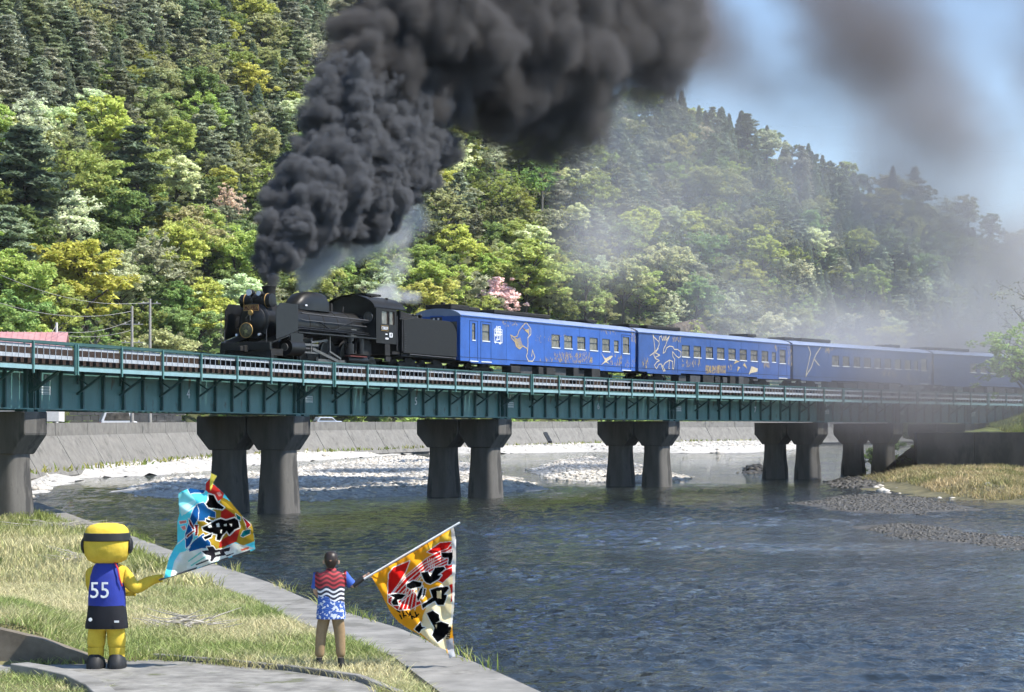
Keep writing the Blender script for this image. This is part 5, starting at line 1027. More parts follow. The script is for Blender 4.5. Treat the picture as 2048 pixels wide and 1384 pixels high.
# ---------------------------------------------------------------- people and flags
def skin(name, J, E_, m, parent, sub=2):             # J: (x,y,z,r) joints, first is the root
    me = bpy.data.meshes.new(name); me.from_pydata([j[:3] for j in J], E_, []); o = bpy.data.objects.new(name, me); COL.objects.link(o)
    sk = o.modifiers.new('s', 'SKIN'); sk.use_smooth_shade = True
    for i, sv in enumerate(me.skin_vertices[0].data): r_ = J[i][3]; sv.radius = (r_, r_) if not isinstance(r_, tuple) else r_; sv.use_root = (i == 0)
    ss = o.modifiers.new('u', 'SUBSURF'); ss.levels = ss.render_levels = sub
    me2 = bpy.data.meshes.new_from_object(o.evaluated_get(bpy.context.evaluated_depsgraph_get())); bpy.data.objects.remove(o); me2.name = name; me2.materials.clear(); me2.materials.append(m)
    me2.polygons.foreach_set('use_smooth', [True]*len(me2.polygons)); return obj(name, me2, parent)
def loft(name, rings, m, parent, n=28, p_=.85, caps=False):   # rings: (z, cx, cy, rx, ry)
    q = MB(); vs = []
    for z, cx, cy, rx, ry in rings:
        for k in range(n):
            c, s = math.cos(2*PI*k/n), math.sin(2*PI*k/n); vs.append((cx+rx*math.copysign(abs(c)**p_, c), cy+ry*math.copysign(abs(s)**p_, s), z))
    fs = [(i*n+j, i*n+(j+1) % n, (i+1)*n+(j+1) % n, (i+1)*n+j) for i in range(len(rings)-1) for j in range(n)]
    if caps: fs += [tuple(range(n))[::-1], tuple(range((len(rings)-1)*n, len(rings)*n))]
    q.add(vs, fs); o = q.build(name, m, parent, True); return o
M_skin = mat('skin', (.50, .31, .22), .55, var=.08, scale=8)
M_khaki = mat('khaki_cotton', (.27, .185, .10), .85, var=.18, scale=7, bump=.01)
M_hair = mat('dark_hair', (.012, .008, .006), .45, var=.5, scale=30, bump=.01, c2=(.035, .022, .015), stretch=(1,1,.3))
M_shoe = mat('dark_shoes', (.015, .015, .016), .6)
# shirt: red wavy bands above, white and blue swirls below
ms = bpy.data.materials.new('wave_print_shirt'); ms.use_nodes = True; t = ms.node_tree; b = t.nodes['Principled BSDF']; b.inputs['Roughness'].default_value = .75
tc = t.nodes.new('ShaderNodeTexCoord'); sx = t.nodes.new('ShaderNodeSeparateXYZ'); t.links.new(tc.outputs['Object'], sx.inputs[0])
def mm(op, a, c=None):
    m = t.nodes.new('ShaderNodeMath'); m.operation = op
    for i, x in enumerate((a, c)):
        if x is None: continue
        if isinstance(x, (int, float)): m.inputs[i].default_value = x
        else: t.links.new(x, m.inputs[i])
    return m.outputs[0]
wv = mm('ADD', sx.outputs[2], mm('MULTIPLY', mm('SINE', mm('MULTIPLY', sx.outputs[0], 30)), .022)); band = mm('GREATER_THAN', mm('SINE', mm('MULTIPLY', wv, 95)), .1)
def mixc(f, a, c):
    m = t.nodes.new('ShaderNodeMix'); m.data_type = 'RGBA'; t.links.new(f, m.inputs[0])
    for i, x in ((6, a), (7, c)):
        if isinstance(x, tuple): m.inputs[i].default_value = (*x, 1)
        else: t.links.new(x, m.inputs[i])
    return m.outputs[2]
redz = mixc(band, (.10, .012, .016), (.40, .035, .045)); whz = mixc(band, (.03, .03, .05), (.72, .72, .76)); nb = t.nodes.new('ShaderNodeTexNoise'); nb.inputs['Scale'].default_value = 22; t.links.new(tc.outputs['Object'], nb.inputs[0])
bluz = mixc(mm('GREATER_THAN', mm('SINE', mm('MULTIPLY', mm('ADD', wv, mm('MULTIPLY', nb.outputs[0], .03)), 190)), .2), (.025, .07, .30), (.05, .14, .45)); blu2 = mixc(mm('GREATER_THAN', nb.outputs[0], .56), bluz, (.6, .63, .7))
c1_ = mixc(mm('GREATER_THAN', wv, 1.19), whz, redz); c0_ = mixc(mm('GREATER_THAN', mm('ADD', wv, mm('MULTIPLY', sx.outputs[0], .35)), 1.02), blu2, c1_)
t.links.new(mixc(mm('GREATER_THAN', mm('ABSOLUTE', sx.outputs[0]), .235), c0_, (.03, .09, .38)), b.inputs['Base Color'])
fp = bk(662, 1337); fp.z = float(bankz(np.array([[fp.x, fp.y]]))[0])+.01
pe = thing('person', 'person from behind in red and blue wave shirt and khaki trousers, waving a flag', 'person', fp)
HAND = (.545, .06, 1.365)
J = [(0,0,.93,.135),(0,0,1.1,.125),(0,.0,1.28,.145),(0,0,1.40,.06),(0,.0,1.47,.052),(0,.01,1.56,.092),(0,.015,1.62,.085),
     (.10,0,.88,.085),(.13,.01,.5,.062),(.145,-.03,.10,.042),(.155,.10,.045,.035),(-.10,0,.88,.085),(-.15,.01,.5,.062),(-.17,-.03,.10,.042),(-.18,.10,.045,.035),
     (.20,0,1.355,.058),(.335,.03,1.19,.042),(.50,.05,1.335,.03),(-.20,0,1.355,.058),(-.235,.02,1.12,.042),(-.17,.2,1.0,.03)]
E_ = [(0,1),(1,2),(2,3),(3,4),(4,5),(5,6),(0,7),(7,8),(8,9),(9,10),(0,11),(11,12),(12,13),(13,14),(2,15),(15,16),(16,17),(2,18),(18,19),(19,20)]
n0 = len(J)
def hand(J, E_, wrist, palm, tips, th, r_=.0095):
    J.append((*palm, .024)); pi_ = len(J)-1; E_.append((wrist, pi_))
    for k, (m1, e1) in enumerate(tips): J.append((*m1, r_)); J.append((*e1, r_*.85)); E_.extend([(pi_, len(J)-2), (len(J)-2, len(J)-1)])
hand(J, E_, 17, (.53,.055,1.352), [((.56+.006*k,.085,1.385-.020*k),(.575+.006*k,.05,1.392-.020*k)) for k in range(4)]+[((.545,.03,1.385),(.57,.025,1.40))], None)
hand(J, E_, 20, (-.15,.235,.985), [((-.15+.012*k,.275,.975-.01*k),(-.14+.012*k,.295,.955-.01*k)) for k in range(4)]+[((-.125,.24,1.0),(-.11,.265,.995))], None)
skin('body', J, E_, M_skin, pe)
J = [(0,0,.86,(.13,.10)),(.09,0,.78,.108),(.135,.0,.48,.088),(.15,-.02,.12,.075),(-.09,0,.78,.108),(-.15,.0,.48,.088),(-.172,-.02,.12,.075)]
skin('trousers', J, [(0,1),(1,2),(2,3),(0,4),(4,5),(5,6)], M_khaki, pe)
loft('shirt', [(.715,0,0,.222,.168),(.80,0,0,.218,.165),(.95,0,0,.20,.148),(1.1,0,0,.20,.14),(1.25,0,0,.22,.14),(1.34,0,0,.225,.128),(1.395,0,0,.18,.10),(1.425,0,0,.085,.075),(1.47,0,.005,.07,.068)], ms, pe, 32, .8)
for sg, el, wr_ in ((1,(.33,.03,1.20),None),(-1,(-.24,.02,1.13),None)):
    A = Vector((sg*.19,0,1.355)); B = Vector(el); M1 = A.lerp(B, .85); MB().tube([A-(B-A)*.15, A, A.lerp(M1,.5), M1], [.082,.08,.07,.072], 12, False).build('sleeve', ms, pe, True)
MB().tube([(.325,.028,1.205),(.40,.035,1.255),(.485,.047,1.325)], [.046,.041,.035], 12, False).build('arm_cover', M_shoe, pe, True)
for x, y in ((.152,.03),(-.176,.03)): loft('shoe', [(-.01,x,y,.052,.125),(.03,x,y,.055,.13),(.07,x,y-.03,.05,.09),(.13,x,y-.06,.045,.055)], M_shoe, pe, 18, .9, True)
loft('hair', [(1.475,0,-.035,.055,.055),(1.52,0,-.03,.078,.08),(1.57,0,-.02,.098,.10),(1.63,0,-.01,.104,.108),(1.68,0,0,.092,.095),(1.715,0,.005,.06,.062),(1.725,0,.006,.015,.015)], M_hair, pe, 24, .95, True)
MB().tube([(-.09,-.06,1.60),(0,-.118,1.585),(.09,-.06,1.60)], .012, 8).build('hair_band', mat('brown_band', (.2,.1,.06), .5), pe, True)
for s_ in (-1, 1): loft('ear', [(1.53,s_*.108,.02,.012,.02),(1.555,s_*.114,.02,.014,.028),(1.585,s_*.112,.02,.012,.022)], M_skin, pe, 10, 1, True)
# performer in a padded yellow suit
M_yel = mat('yellow_plush', (.62, .43, .035), .95, var=.2, scale=3, bump=.05, c2=(.72, .52, .06)); M_jer = mat('royal_blue_jersey', (.018, .034, .27), .75, var=.2, scale=3, bump=.03)
M_shorts = mat('navy_shorts', (.006, .0065, .011), .75, var=.3, scale=5); M_trim = mat('red_trim', (.5, .03, .04), .7)
fp2 = bk(214, 1338); fp2.z += .03
pf = thing('person', 'person from behind in padded yellow suit and blue jersey numbered 55, holding a flag', 'person', fp2)
J = [(0,0,.80,.22),(0,0,1.05,.23),(0,0,1.38,.22),(0,0,1.56,.12),(.0,0,1.66,.16),(.12,0,.66,.15),(.145,0,.40,.155),(.15,0,.25,.14),(-.13,0,.66,.15),(-.16,0,.40,.155),(-.165,0,.25,.14),
     (.24,0,1.40,.13),(.42,.05,1.16,.115),(.62,.08,1.28,.085),(.74,.09,1.325,.07),(-.23,.02,1.38,.13),(-.24,.2,1.12,.11),(.06,.34,1.10,.09),(.30,.30,1.10,.07)]
E_ = [(0,1),(1,2),(2,3),(3,4),(0,5),(5,6),(6,7),(0,8),(8,9),(9,10),(2,11),(11,12),(12,13),(13,14),(2,15),(15,16),(16,17),(17,18)]
def mitt(J, E_, wrist, c, s_):
    for k in range(4): J.append((c[0]+.055,c[1]+.035,c[2]+.04-.03*k,.022)); J.append((c[0]+.07,c[1]-.01,c[2]+.045-.03*k,.018)); E_.extend([(wrist,len(J)-2),(len(J)-2,len(J)-1)])
    J.append((c[0]+.03,c[1]-.05,c[2]+.04,.024)); E_.append((wrist,len(J)-1))
mitt(J, E_, 14, (.74,.09,1.325), 1); mitt(J, E_, 18, (.30,.30,1.10), 1)
skin('body', J, E_, M_yel, pf)
loft('jersey', [(.90,0,0,.275,.235),(1.0,0,0,.275,.24),(1.2,0,0,.265,.235),(1.36,0,0,.25,.225),(1.5,0,0,.2,.18),(1.6,0,0,.13,.13)], M_jer, pf, 36, .8)
MB().tube([(.14,-.15,1.58),(.2,-.19,1.48),(.225,-.2,1.34),(.255,-.17,1.22)], .012, 6).build('jersey_trim', M_trim, pf, True)
num = textmesh('55', .34, M_wpaint, 'jersey_number', .006); no = obj('jersey_number', num, pf, (-.06,-.252,1.155), (R(90),0,0), (.9,1,1))
loft('shorts', [(.585,-.005,0,.315,.235),(.64,-.005,0,.312,.24),(.75,0,0,.295,.245),(.93,0,0,.272,.236)], M_shorts, pf, 36, .75)
MB().box((.19,-.243,.70),(.07,.006,.03)).build('shorts_mark', M_wpaint, pf); MB().lathe([(-.250,.028),(-.240,.028)],(-.2,0,.73),'Y',14).build('shorts_mark', M_wpaint, pf)
loft('hood', [(1.56,0,0,.20,.17),(1.60,0,0,.28,.24),(1.68,0,0,.325,.30),(1.80,0,0,.34,.31),(1.95,0,0,.335,.305),(2.06,0,0,.31,.28),(2.12,0,0,.25,.22),(2.15,0,0,.14,.12),(2.155,0,0,.02,.02)], M_yel, pf, 36, .85, True)
loft('headband', [(1.89,0,0,.342,.318),(1.90,0,0,.352,.328),(2.0,0,0,.338,.315),(2.01,0,0,.325,.30)], M_shoe, pf, 36, .85)
for s_ in (-1, 1): loft('ear_pad', [(1.70,s_*.335,0,.02,.05),(1.76,s_*.35,0,.035,.09),(1.86,s_*.355,0,.035,.09),(1.93,s_*.345,0,.02,.05)], M_shoe, pf, 16, .9, True)
for x in (.15,-.165): 
    loft('cuff', [(.08,x,0,.10,.10),(.14,x,0,.115,.115),(.30,x,0,.125,.125)], M_yel, pf, 20, 1.)
    sh = loft('shoe', [(-.02,x,.0,.135,.21),(.02,x,0,.14,.215),(.09,x,0,.135,.20),(.15,x,-.01,.115,.15),(.20,x,-.02,.09,.10)], M_shoe, pf, 22, .9, True); loft('sole', [(-.035,x,0,.13,.205),(-.005,x,0,.135,.21)], M_wpaint, sh, 22, .9, True)
# ---- flags: printed cloth, print traced as polygons
def lin(c): return tuple(((x/255)/12.92 if x/255 <= .04045 else ((x/255+.055)/1.055)**2.4)*.86 for x in c)
M_flag = colmat('printed_cloth', .3)
def flag(name, outline, paint, cr, Y0, fold, label, mpole, pole, poler):
    O = [cr(*p) for p in outline]; us = [p[0] for p in O]; vs = [p[1] for p in O]; st = .9
    xs = np.arange(min(us)-1, max(us)+2, st); ys = np.arange(min(vs)-1, max(vs)+2, st); UU, VV = np.meshgrid(xs, ys, indexing='ij'); pt = np.stack([UU.ravel(), VV.ravel()], 1)
    ins = inpoly(pt, O); colr = np.zeros((len(pt), 3)); colr[:] = lin(paint[0])
    for it in paint[1:]:
        c, poly = it[0], [cr(*p) for p in it[1]]
        if len(it) > 2 and it[2] == 'line':
            d, _, _ = polydist(pt, poly); colr[d < it[3]] = lin(c); continue
        m_ = inpoly(pt, poly)
        if len(it) > 2: d, _, _ = polydist(pt, poly, True); colr[(d < it[2]) | m_] = lin(it[3] if len(it) > 3 else (245,245,240)); 
        colr[m_] = lin(c)
    Yd = Y0+fold(pt[:, 0], pt[:, 1]); V = np.column_stack([(pt[:, 0]-1024)*Yd/F, Yd, CZ-(pt[:, 1]-HZ)*Yd/F]); nx, ny = len(xs), len(ys)
    i, j = np.meshgrid(np.arange(nx-1), np.arange(ny-1), indexing='ij'); a = (i*ny+j).ravel(); Q = np.stack([a, a+ny, a+ny+1, a+1], 1); Q = Q[ins[Q].sum(1) >= 3]; used = np.unique(Q); mp_ = np.zeros(len(V), int); mp_[used] = np.arange(len(used))
    A, B = at(*pole[0], Y0), at(*pole[1], Y0+pole[2]); root = thing(name, label, 'flag', (A.x, A.y, A.z), 0, 'big fishing flags waved on the bank')
    me = rawmesh('cloth', V[used]-np.array(A), mp_[Q], M_flag, True); ca_ = me.color_attributes.new('Col', 'FLOAT_COLOR', 'POINT'); ca_.data.foreach_set('color', np.column_stack([colr[used], np.ones(len(used))]).astype(np.float32).ravel()); obj('cloth', me, root)
    MB().tube([(0,0,0), B-A], poler, 8).build('pole', mpole, root, True); return root
BK = (14,14,16); WH = (245,245,238)
f1 = crop(320,930,5.768); f2 = crop(600,1020,4.07)
flag('fishing_flag', [(45,1300),(100,1080),(150,980),(200,900),(200,650),(222,560),(208,340),(250,300),(350,265),(440,280),(525,290),(520,210),(570,160),(590,90),(660,125),(610,210),(650,250),(740,330),(850,470),(960,600),(1060,680),(1090,820),(1100,970),(1070,990),(850,1060),(600,1130),(380,1215),(60,1305)],
 [(96,222,240), ((150,238,245),[(210,340),(330,300),(420,420),(300,560),(225,560)]), ((200,246,250),[(230,480),(400,400),(420,430),(250,590)]), ((236,240,232),[(230,1010),(330,985),(450,960),(700,1000),(850,900),(1000,930),(1095,960),(600,1130),(120,1290),(165,1110)]),
  ((176,146,48),[(430,600),(560,540),(640,500),(720,370),(830,430),(960,600),(1070,690),(1090,880),(960,930),(850,880),(700,980),(600,975),(440,900),(430,760)]), ((30,88,148),[(320,280),(350,262),(440,275),(525,288),(500,325),(400,318),(350,332)],1.0),
  ((32,96,156),[(430,450),(500,430),(560,500),(640,545),(640,610),(560,590),(520,645),(440,640),(430,560)],1.0), ((30,92,152),[(385,880),(500,790),(580,895),(590,955),(480,960),(340,1000),(325,960)],1.0), ((26,84,146),[(420,450),(446,520),(440,620),(400,690),(380,760),(380,850),(340,925),(300,965),(290,800),(340,640),(380,520)],1.0),
  ((186,46,38),[(700,540),(760,505),(865,575),(830,640),(700,612)]), ((186,50,42),[(690,880),(880,755),(925,735),(885,880),(800,920),(680,955)]), ((206,56,50),[(522,215),(570,160),(610,215),(740,330),(720,385),(660,425),(600,330),(560,320),(527,290)]), ((245,170,160),[(650,320),(690,310),(720,350),(680,365)]), ((235,190,60),[(700,400),(760,430),(850,520),(790,500),(720,460)]),
  ((240,220,96),[(575,165),(590,92),(660,125),(615,205),(602,260),(580,305),(575,220)]), (BK,[(560,340),(620,350),(660,430),(740,490),(720,512),(640,500),(560,492),(530,450),(560,400)],2.2),
  (BK,[(530,620),(605,652),(592,682),(530,652)],2.0), (BK,[(490,720),(560,690),(640,640),(700,620),(760,640),(860,610),(900,640),(918,720),(860,745),(800,805),(770,760),(720,812),(690,872),(650,862),(662,800),(600,790),(500,752)],2.4), (WH,[(552,700),(590,690),(600,720),(560,727)]), (WH,[(650,678),(680,668),(690,712),(655,716)]), (WH,[(735,685),(768,680),(770,702),(740,706)]), (WH,[(800,680),(832,680),(825,712)]), (WH,[(700,745),(715,745),(712,790),(695,780)]),
  (BK,[(500,832),(602,790),(590,832),(520,862)],2.0), ((52,48,54),[(480,990),(560,985),(540,945),(612,938),(640,980),(720,970),(812,945),(800,992),(740,1002),(762,1040),(640,1062),(602,1112),(580,1112),(590,1050),(520,1032)],1.8), (WH,[(630,1015),(690,1000),(695,1025),(640,1040)]), ((48,44,50),[(410,1145),(562,1085),(562,1102),(420,1158)]), ((48,44,50),[(760,1040),(852,1012),(852,1022),(770,1056)]),
  ((130,26,30),[(398,690),(440,690),(432,812),(400,816),(412,750)],1.0), ((130,26,30),[(328,618),(350,640),(402,740),(380,746),(340,680)],1.0), ((130,26,30),[(308,842),(308,812),(390,750),(402,762)],1.0), ((230,130,120),[(220,650),(300,638),(306,665),(230,682)],.8), ((230,140,130),[(240,712),(290,700),(300,740),(270,752)],.8),
  ((18,110,112),[(870,560),(932,600),(932,642),(890,622)],.8), ((18,104,112),[(930,820),(960,760),(1042,738),(1040,792),(960,832)],.8), ((150,30,34),[(950,600),(1010,650),(1048,690),(1000,742),(990,680)],.8), ((240,120,90),[(930,975),(1030,940),(1020,970),(940,992)]), (WH,[(170,1100),(230,1092),(220,1050),(272,1075),(332,1112),(260,1142),(190,1132)]), (WH,[(280,565),(412,470)],'line',1.0), (WH,[(190,920),(300,830)],'line',.8), (WH,[(260,1040),(350,940)],'line',.7), ((120,210,200),[(360,1160),(520,1060)],'line',1.4), ((120,210,200),[(330,1110),(470,1010)],'line',1.4)],
 f1, 31.2, lambda u, v: .13*np.sin((u-v*.4)*.055)+.07*np.sin(u*.12+v*.05)+.03*np.sin(v*.17-u*.1)+.0012*(u-330), 'turquoise and gold flag with black brush characters, held by the person in yellow', mat('dark_pole', (.06,.06,.06), .4), ((318,1160),(512,1098),.25), .014)
SCR = [((790+i*17+(i%3)*6,818+(i*37)%70),(812+i*17,832+(i*53)%66)) for i in range(10)]
flag('fishing_flag', [(578,535),(700,470),(960,320),(1230,150),(1252,138),(1272,250),(1272,420),(1264,560),(1255,800),(1240,930),(1250,1050),(1262,1190),(1215,1210),(1190,1140),(1100,1110),(1000,1030),(870,960),(800,910),(740,840),(700,760),(660,680),(620,610)],
 [(240,168,40), ((222,186,70),[(960,360),(1230,160),(1235,260),(1100,290),(1000,340)]), ((212,34,30),[(718,700),(860,540),(1040,390),(1235,290),(1240,480),(1140,485),(990,520),(905,620),(985,760),(900,805),(800,815),(718,752)],1.6), ((212,34,30),[(722,520),(760,470),(892,415),(860,500),(800,600),(732,690),(716,690)],1.6), ((212,34,30),[(1035,342),(1140,268),(1238,258),(1200,312),(1080,357)],1.4)]
 +[(WH,[(724+18*k,716+14*k),(860+26*k,552+20*k),(1010+14*k,436+16*k),(1238,318+26*k)],'line',.9) for k in range(5)]+[(WH,[(800+34*k,812),(870+22*k,640)],'line',.9) for k in range(5)]+[(WH,[(1035+18*k,395),(1050+14*k,470)],'line',.8) for k in range(4)]
 +[((246,230,186),[(1240,520),(1200,560),(1130,620),(1050,740),(1000,860),(980,1000),(1100,1110),(1190,1140),(1240,930),(1255,600)]), ((212,34,30),[(1140,505),(1238,468),(1238,522),(1160,592),(1100,562)],1.2), ((212,34,30),[(1215,610),(1245,600),(1250,740),(1225,750),(1235,690)]),
  (BK,[(1150,350),(1238,345),(1245,290),(1252,290),(1250,360),(1228,440),(1205,445),(1210,390),(1160,386)],1.8), (BK,[(985,510),(1040,500),(1060,540),(1100,470),(1170,460),(1182,480),(1120,530),(1152,530),(1130,560),(1060,602),(1030,592),(1010,570)],2.0), (BK,[(870,600),(920,575),(992,590),(986,622),(900,642),(870,626)],2.0), (BK,[(980,640),(1002,620),(986,700),(960,742),(950,710)],1.6), (BK,[(1010,640),(1024,640),(1012,700),(995,722)],1.4),
  (BK,[(1060,650),(1120,630),(1205,622),(1212,640),(1170,690),(1197,690),(1190,720),(1170,772),(1120,774),(1100,740),(1040,772),(1000,804),(992,770),(1040,740),(1080,710)],2.0), ((246,230,186),[(1112,662),(1150,656),(1150,722),(1116,716)]), (BK,[(725,690),(790,680),(862,690),(830,722),(790,732),(802,772),(760,774),(745,750),(770,712)],1.8),
  (BK,[(1030,840),(1080,818),(1130,850),(1137,900),(1105,920),(1150,908),(1212,930),(1205,1000),(1170,1042),(1120,1078),(1100,1052),(1075,1020),(1095,960),(1060,900)],1.6), ((246,230,186),[(1100,936),(1116,930),(1110,966)]), (BK,[(930,970),(982,910),(992,950),(1022,955),(990,972),(970,1002)],1.2)]
 +[(BK,[a_, b_],'line',1.5) for a_, b_ in SCR]+[((238,234,224),[(1228,152),(1252,138),(1273,250),(1272,420),(1262,700),(1245,930),(1225,930),(1240,700),(1246,400)]), ((196,198,204),[(1185,1062),(1242,1040),(1264,1192),(1215,1212)])]+[(BK,[(1190+8*k,1050),(1215+5*k,950)],'line',.7) for k in range(4)],
 f2, 31.46, lambda u, v: .10*np.sin((u*.7+v*.3)*.075)+.06*np.sin((u-v)*.11)+.03*np.sin(u*.21+v*.06)+.06*np.sin(np.clip(u-880, 0, 60)*.12)+.0008*(u-750), 'yellow and red flag with black brush characters, held by the person in the wave shirt', mat('white_pole', (.72,.72,.70), .4), ((728,1158),(920,1045),.1), .016)
# ---------------------------------------------------------------- far bank buildings, poles, cars, driftwood
M_wallw = mat('white_siding', (.62,.61,.58), .8, var=.06); M_proof = mat('pink_metal_roof', (.42,.20,.20), .5, var=.12, scale=1.5, c2=(.5,.28,.28)); M_droof = mat('dark_roof', (.05,.052,.055), .6)
def house(name, label, c, w_, d_, h_, rise, rz, mw_, mr_, nwin):
    o = thing(name, label, 'house', c, rz); MB().box((0,0,h_/2),(w_,d_,h_)).build('wall', mw_, o)
    e = .5; q = MB()
    for s in (-1, 1):
        q.add([(-w_/2-e,s*(d_/2+e),h_-.15),(w_/2+e,s*(d_/2+e),h_-.15),(w_/2+e,0,h_+rise),(-w_/2-e,0,h_+rise),(-w_/2-e,s*(d_/2+e),h_),(w_/2+e,s*(d_/2+e),h_),(w_/2+e,0,h_+rise+.15),(-w_/2-e,0,h_+rise+.15)], [(0,1,2,3),(4,7,6,5),(0,4,5,1),(1,5,6,2),(2,6,7,3),(3,7,4,0)])
    r_ = q.build('roof', mr_, o)
    q = MB(); n = int(w_/.45)
    for i in range(n):
        x = -w_/2+w_*(i+.5)/n; q.bar((x,-d_/2-e,h_+.03),(x,0,h_+rise+.18),.05,.05)
    q.build('roof_ribs', mr_, r_)
    MB().prism([(-d_/2,h_-.01),(d_/2,h_-.01),(0,h_+rise)], w_/2-.02, w_/2+.02, 'X').build('gable', mw_, o); MB().prism([(-d_/2,h_-.01),(d_/2,h_-.01),(0,h_+rise)], -w_/2-.02, -w_/2+.02, 'X').build('gable', mw_, o)
    for i in range(nwin):
        x = -w_/2+w_*(i+.5)/nwin; wn = MB().box((x,-d_/2-.01,h_*.55),(1.4,.06,1.1)).build('window', M_glass, o); MB().box((x,-d_/2-.05,h_*.55),(.06,.04,1.1)).box((x,-d_/2-.05,h_*.55-.56),(1.5,.08,.06)).build('frame', M_grey, wn)
    return o
pz = zroad(176); house('house', 'white house with a pink metal roof peeping over the bridge rail', (-41.3,170,pz+1.0), 9.5, 6.5, 5.6, 1.5, R(8), M_wallw, M_proof, 3)
house('shed', 'dark roofed shed behind the last coaches near the right edge', (44.5,205,4.2), 11, 7, 5.0, 2.2, R(25), M_grey, M_droof, 2)
house('house', 'low grey house by the road seen between the left piers', (-36.5,205,zroad(205)), 7, 5, 2.4, 1.0, R(80), mat('grey_siding', (.22,.2,.18), .8), M_droof, 2)
M_pole = mat('grey_pole', (.30,.29,.27), .8, var=.15)
TOPS = []
for i, (u, vt, Y, lab, arms) in enumerate(((264,612,184,'grey utility pole with crossarms, left of the close pair', 2),(300,598,186,'taller grey utility pole, right of the close pair', 1),(113,645,178,'slim white pole standing beside the pink roofed house', 0))):
    b_ = at(u, vt, Y); z0 = zroad(Y); o = thing('utility_pole', lab, 'pole', (b_.x, b_.y, z0), 0, 'utility poles along the far road'); h_ = b_.z-z0
    MB().tube([(0,0,-.3),(0,0,h_)], [.17,.11], 10).build('post', M_pole if i < 2 else M_wallw, o, True)
    for k in range(arms): MB().box((0,0,h_-.4-1.6*k-(1.2 if i == 0 else 0)),(1.9,.09,.09)).build('crossarm', M_pole, o); MB().box((.6,0,h_-.3-1.6*k-(1.2 if i == 0 else 0)),(.08,.08,.18)).box((-.6,0,h_-.3-1.6*k-(1.2 if i == 0 else 0)),(.08,.08,.18)).build('insulator', M_wallw, o)
    TOPS.append(b_)
def wire(A, B, sag, label):
    pts_ = [A.lerp(B, f)-Vector((0,0,sag*4*f*(1-f))) for f in np.linspace(0, 1, 14)]; tag(MB().tube(pts_, .022, 4, False).build('wire', M_pole), label, 'wire', 'overhead wires on the far bank')
wire(at(300,604,186), at(-60,520,150), 1.2, 'highest overhead wire running left from the taller pole'); wire(at(264,622,184), at(-60,585,150), 1.0, 'overhead wire running left below the highest one'); wire(at(264,640,184), at(113,662,178), .5, 'upper sagging wire between the crossarm pole and the slim white pole'); wire(at(264,660,184), at(113,668,178), .4, 'lower sagging wire between the crossarm pole and the slim white pole'); wire(at(113,650,178), at(85,690,170), .05, 'short stay wire down from the slim white pole')
M_carw = mat('white_car_paint', (.70,.71,.73), .25, var=.03, spec=.6); M_cars = mat('silver_blue_car_paint', (.42,.47,.55), .25, var=.03, spec=.6); M_tyre = mat('tyre', (.015,.015,.015), .9)
def car(label, c, rz, mb, van=False):
    o = thing('parked_car', label, 'car', c, rz, 'vehicles parked behind the river wall'); H = 1.9 if van else 1.5; pr = [(-1.7,.35),(-1.75,.8),(-1.6,1.0),(-1.35 if van else -.9,1.02),(-.95 if van else -.35,H),(1.3,H),(1.65,1.05),(1.72,.4)]
    bd = MB().prism(pr, -.78, .78, 'Y').build('body', mb, o, bevel=.06)
    for y in (-.79,.79): MB().prism([(-1.1 if van else -.75,1.08),(-.85 if van else -.3,H-.12),(1.15,H-.12),(1.4,1.08)], y-.01, y+.01, 'Y').build('side_window', M_glass, o)
    q0 = -1.35 if van else -.9; q1 = -.95 if van else -.35
    MB().add([(q0-.012,-.68,1.06),(q0-.012,.68,1.06),(q1-.012,.62,H-.07),(q1-.012,-.62,H-.07)], [(0,1,2,3)]).build('windscreen', M_glass, o)
    for x in (-1.1, 1.1):
        for y in (-.72,.72): w_ = MB().lathe([(-.09,.31),(.09,.31)],(x,y,.31),'Y',18).build('wheel', M_tyre, o, True); MB().lathe([(-.1,.18),(.1,.18)],(x,y,.31),'Y',14).build('rim', M_steel, w_, True)
    for y in (-.6,.6): MB().box((-1.72,y,.78),(.06,.25,.14)).build('headlight', M_lens, o); MB().box((1.7,y,.85),(.06,.16,.2)).build('tail_light', M_trim, o)
def oncar(u, Y, o=2.2): return ((u-1024)*Y/F, Y, zroad(Y)+.03)
car('white van parked behind the river wall between the left piers', oncar(236,193), R(200), M_carw, True)
car('silver car parked behind the river wall right of the second pier', oncar(655,262), R(205), M_cars)
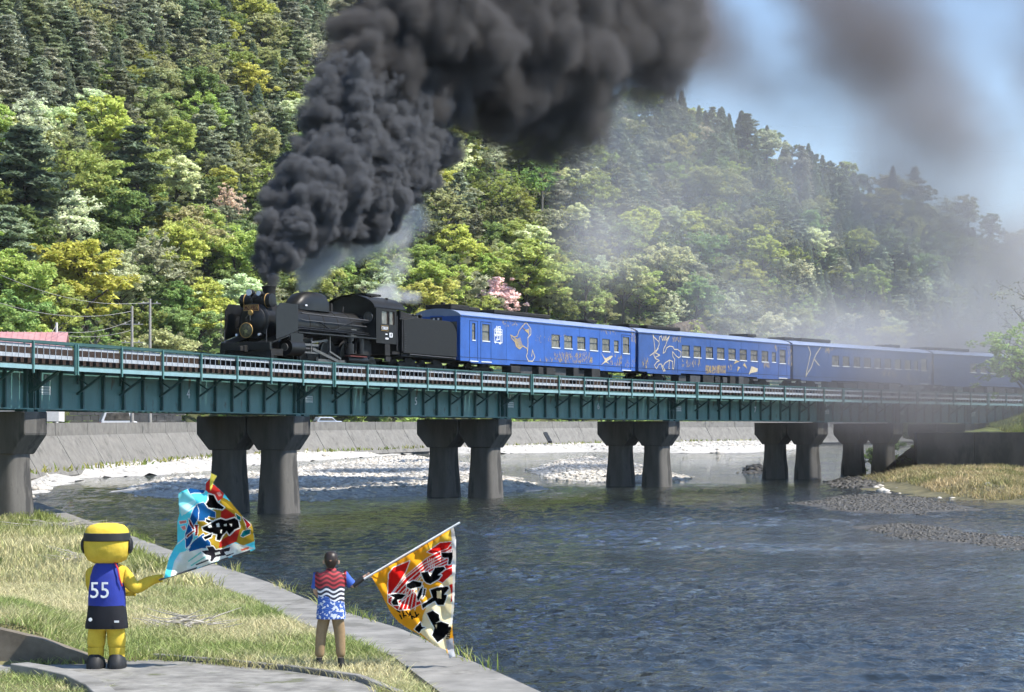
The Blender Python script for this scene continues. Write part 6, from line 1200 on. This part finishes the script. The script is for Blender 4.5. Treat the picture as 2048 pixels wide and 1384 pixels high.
# dry-stone terrace wall and posts above the road at left
sw = thing('stone_wall', 'tall pale block wall above the road between the left piers', 'wall')
for r_ in range(5):
    for i in range(14):
        x = -41.8+i*.78+(.35 if r_ % 2 else 0); MB().box((x,198.6-r_*.0+.06*r_,zroad(198)+.3+r_*.52),(.74,.5,.48)).build('block', M_revet, sw)
M_drift = mat('driftwood', (.42,.38,.33), .9, var=.3, scale=6)
def drift(c, n, L, label, seed, sp):
    g = random.Random(seed); q = MB()
    for _ in range(n):
        p = Vector(c)+Vector((g.gauss(0,sp), g.gauss(0,sp*.8), g.uniform(.02,.22))); th_ = g.uniform(-.5,.5)+(PI if g.random() < .5 else 0); l = L*g.uniform(.4,1); m1 = p+Vector((math.cos(th_)*l*.5, math.sin(th_)*l*.5, g.uniform(-.02,.1))); e_ = m1+Vector((math.cos(th_+g.gauss(0,.3))*l*.5, math.sin(th_)*l*.5, g.uniform(-.05,.14)))
        q.tube([p, m1, e_], [g.uniform(.008,.018),.009,.004], 5, False)
    tag(q.build('driftwood', M_drift), label, 'driftwood', None, 'stuff')
def onb(u, v): p = bk(u, v); p.z = float(bankz(np.array([[p.x, p.y]]))[0]); return p
drift(onb(118,1062), 70, 1.6, 'heap of pale dead stalks on the bank near the first pier', 1, .5); drift(onb(372,1265), 45, .7, 'small heap of grey dead stalks in the grass', 2, .22); drift(onb(165,1128), 30, .8, 'pale dead stalks lying left of the river walk', 3, .3); drift(onb(15,1010), 40, 2.0, 'bleached branches at the left frame edge before the pier', 4, .5)
drift(wat(1722,925,.8), 5, 4.5, 'bleached branches stranded below the last piers', 5, 1.0)
# ---------------------------------------------------------------- thin haze added to lift the darks of the far trees
hz = MB().box((20, 330, 60), (640, 760, 126)).build('haze', None); mh = volmat('air', (.82, .89, 1.0), .2, .00007)
mh.node_tree.nodes['Principled Volume'].inputs['Density Attribute'].default_value = ''
hz.data.materials.append(mh); tag(hz, 'faint blue haze added over the valley to lighten the far trees', 'haze', None, 'stuff')
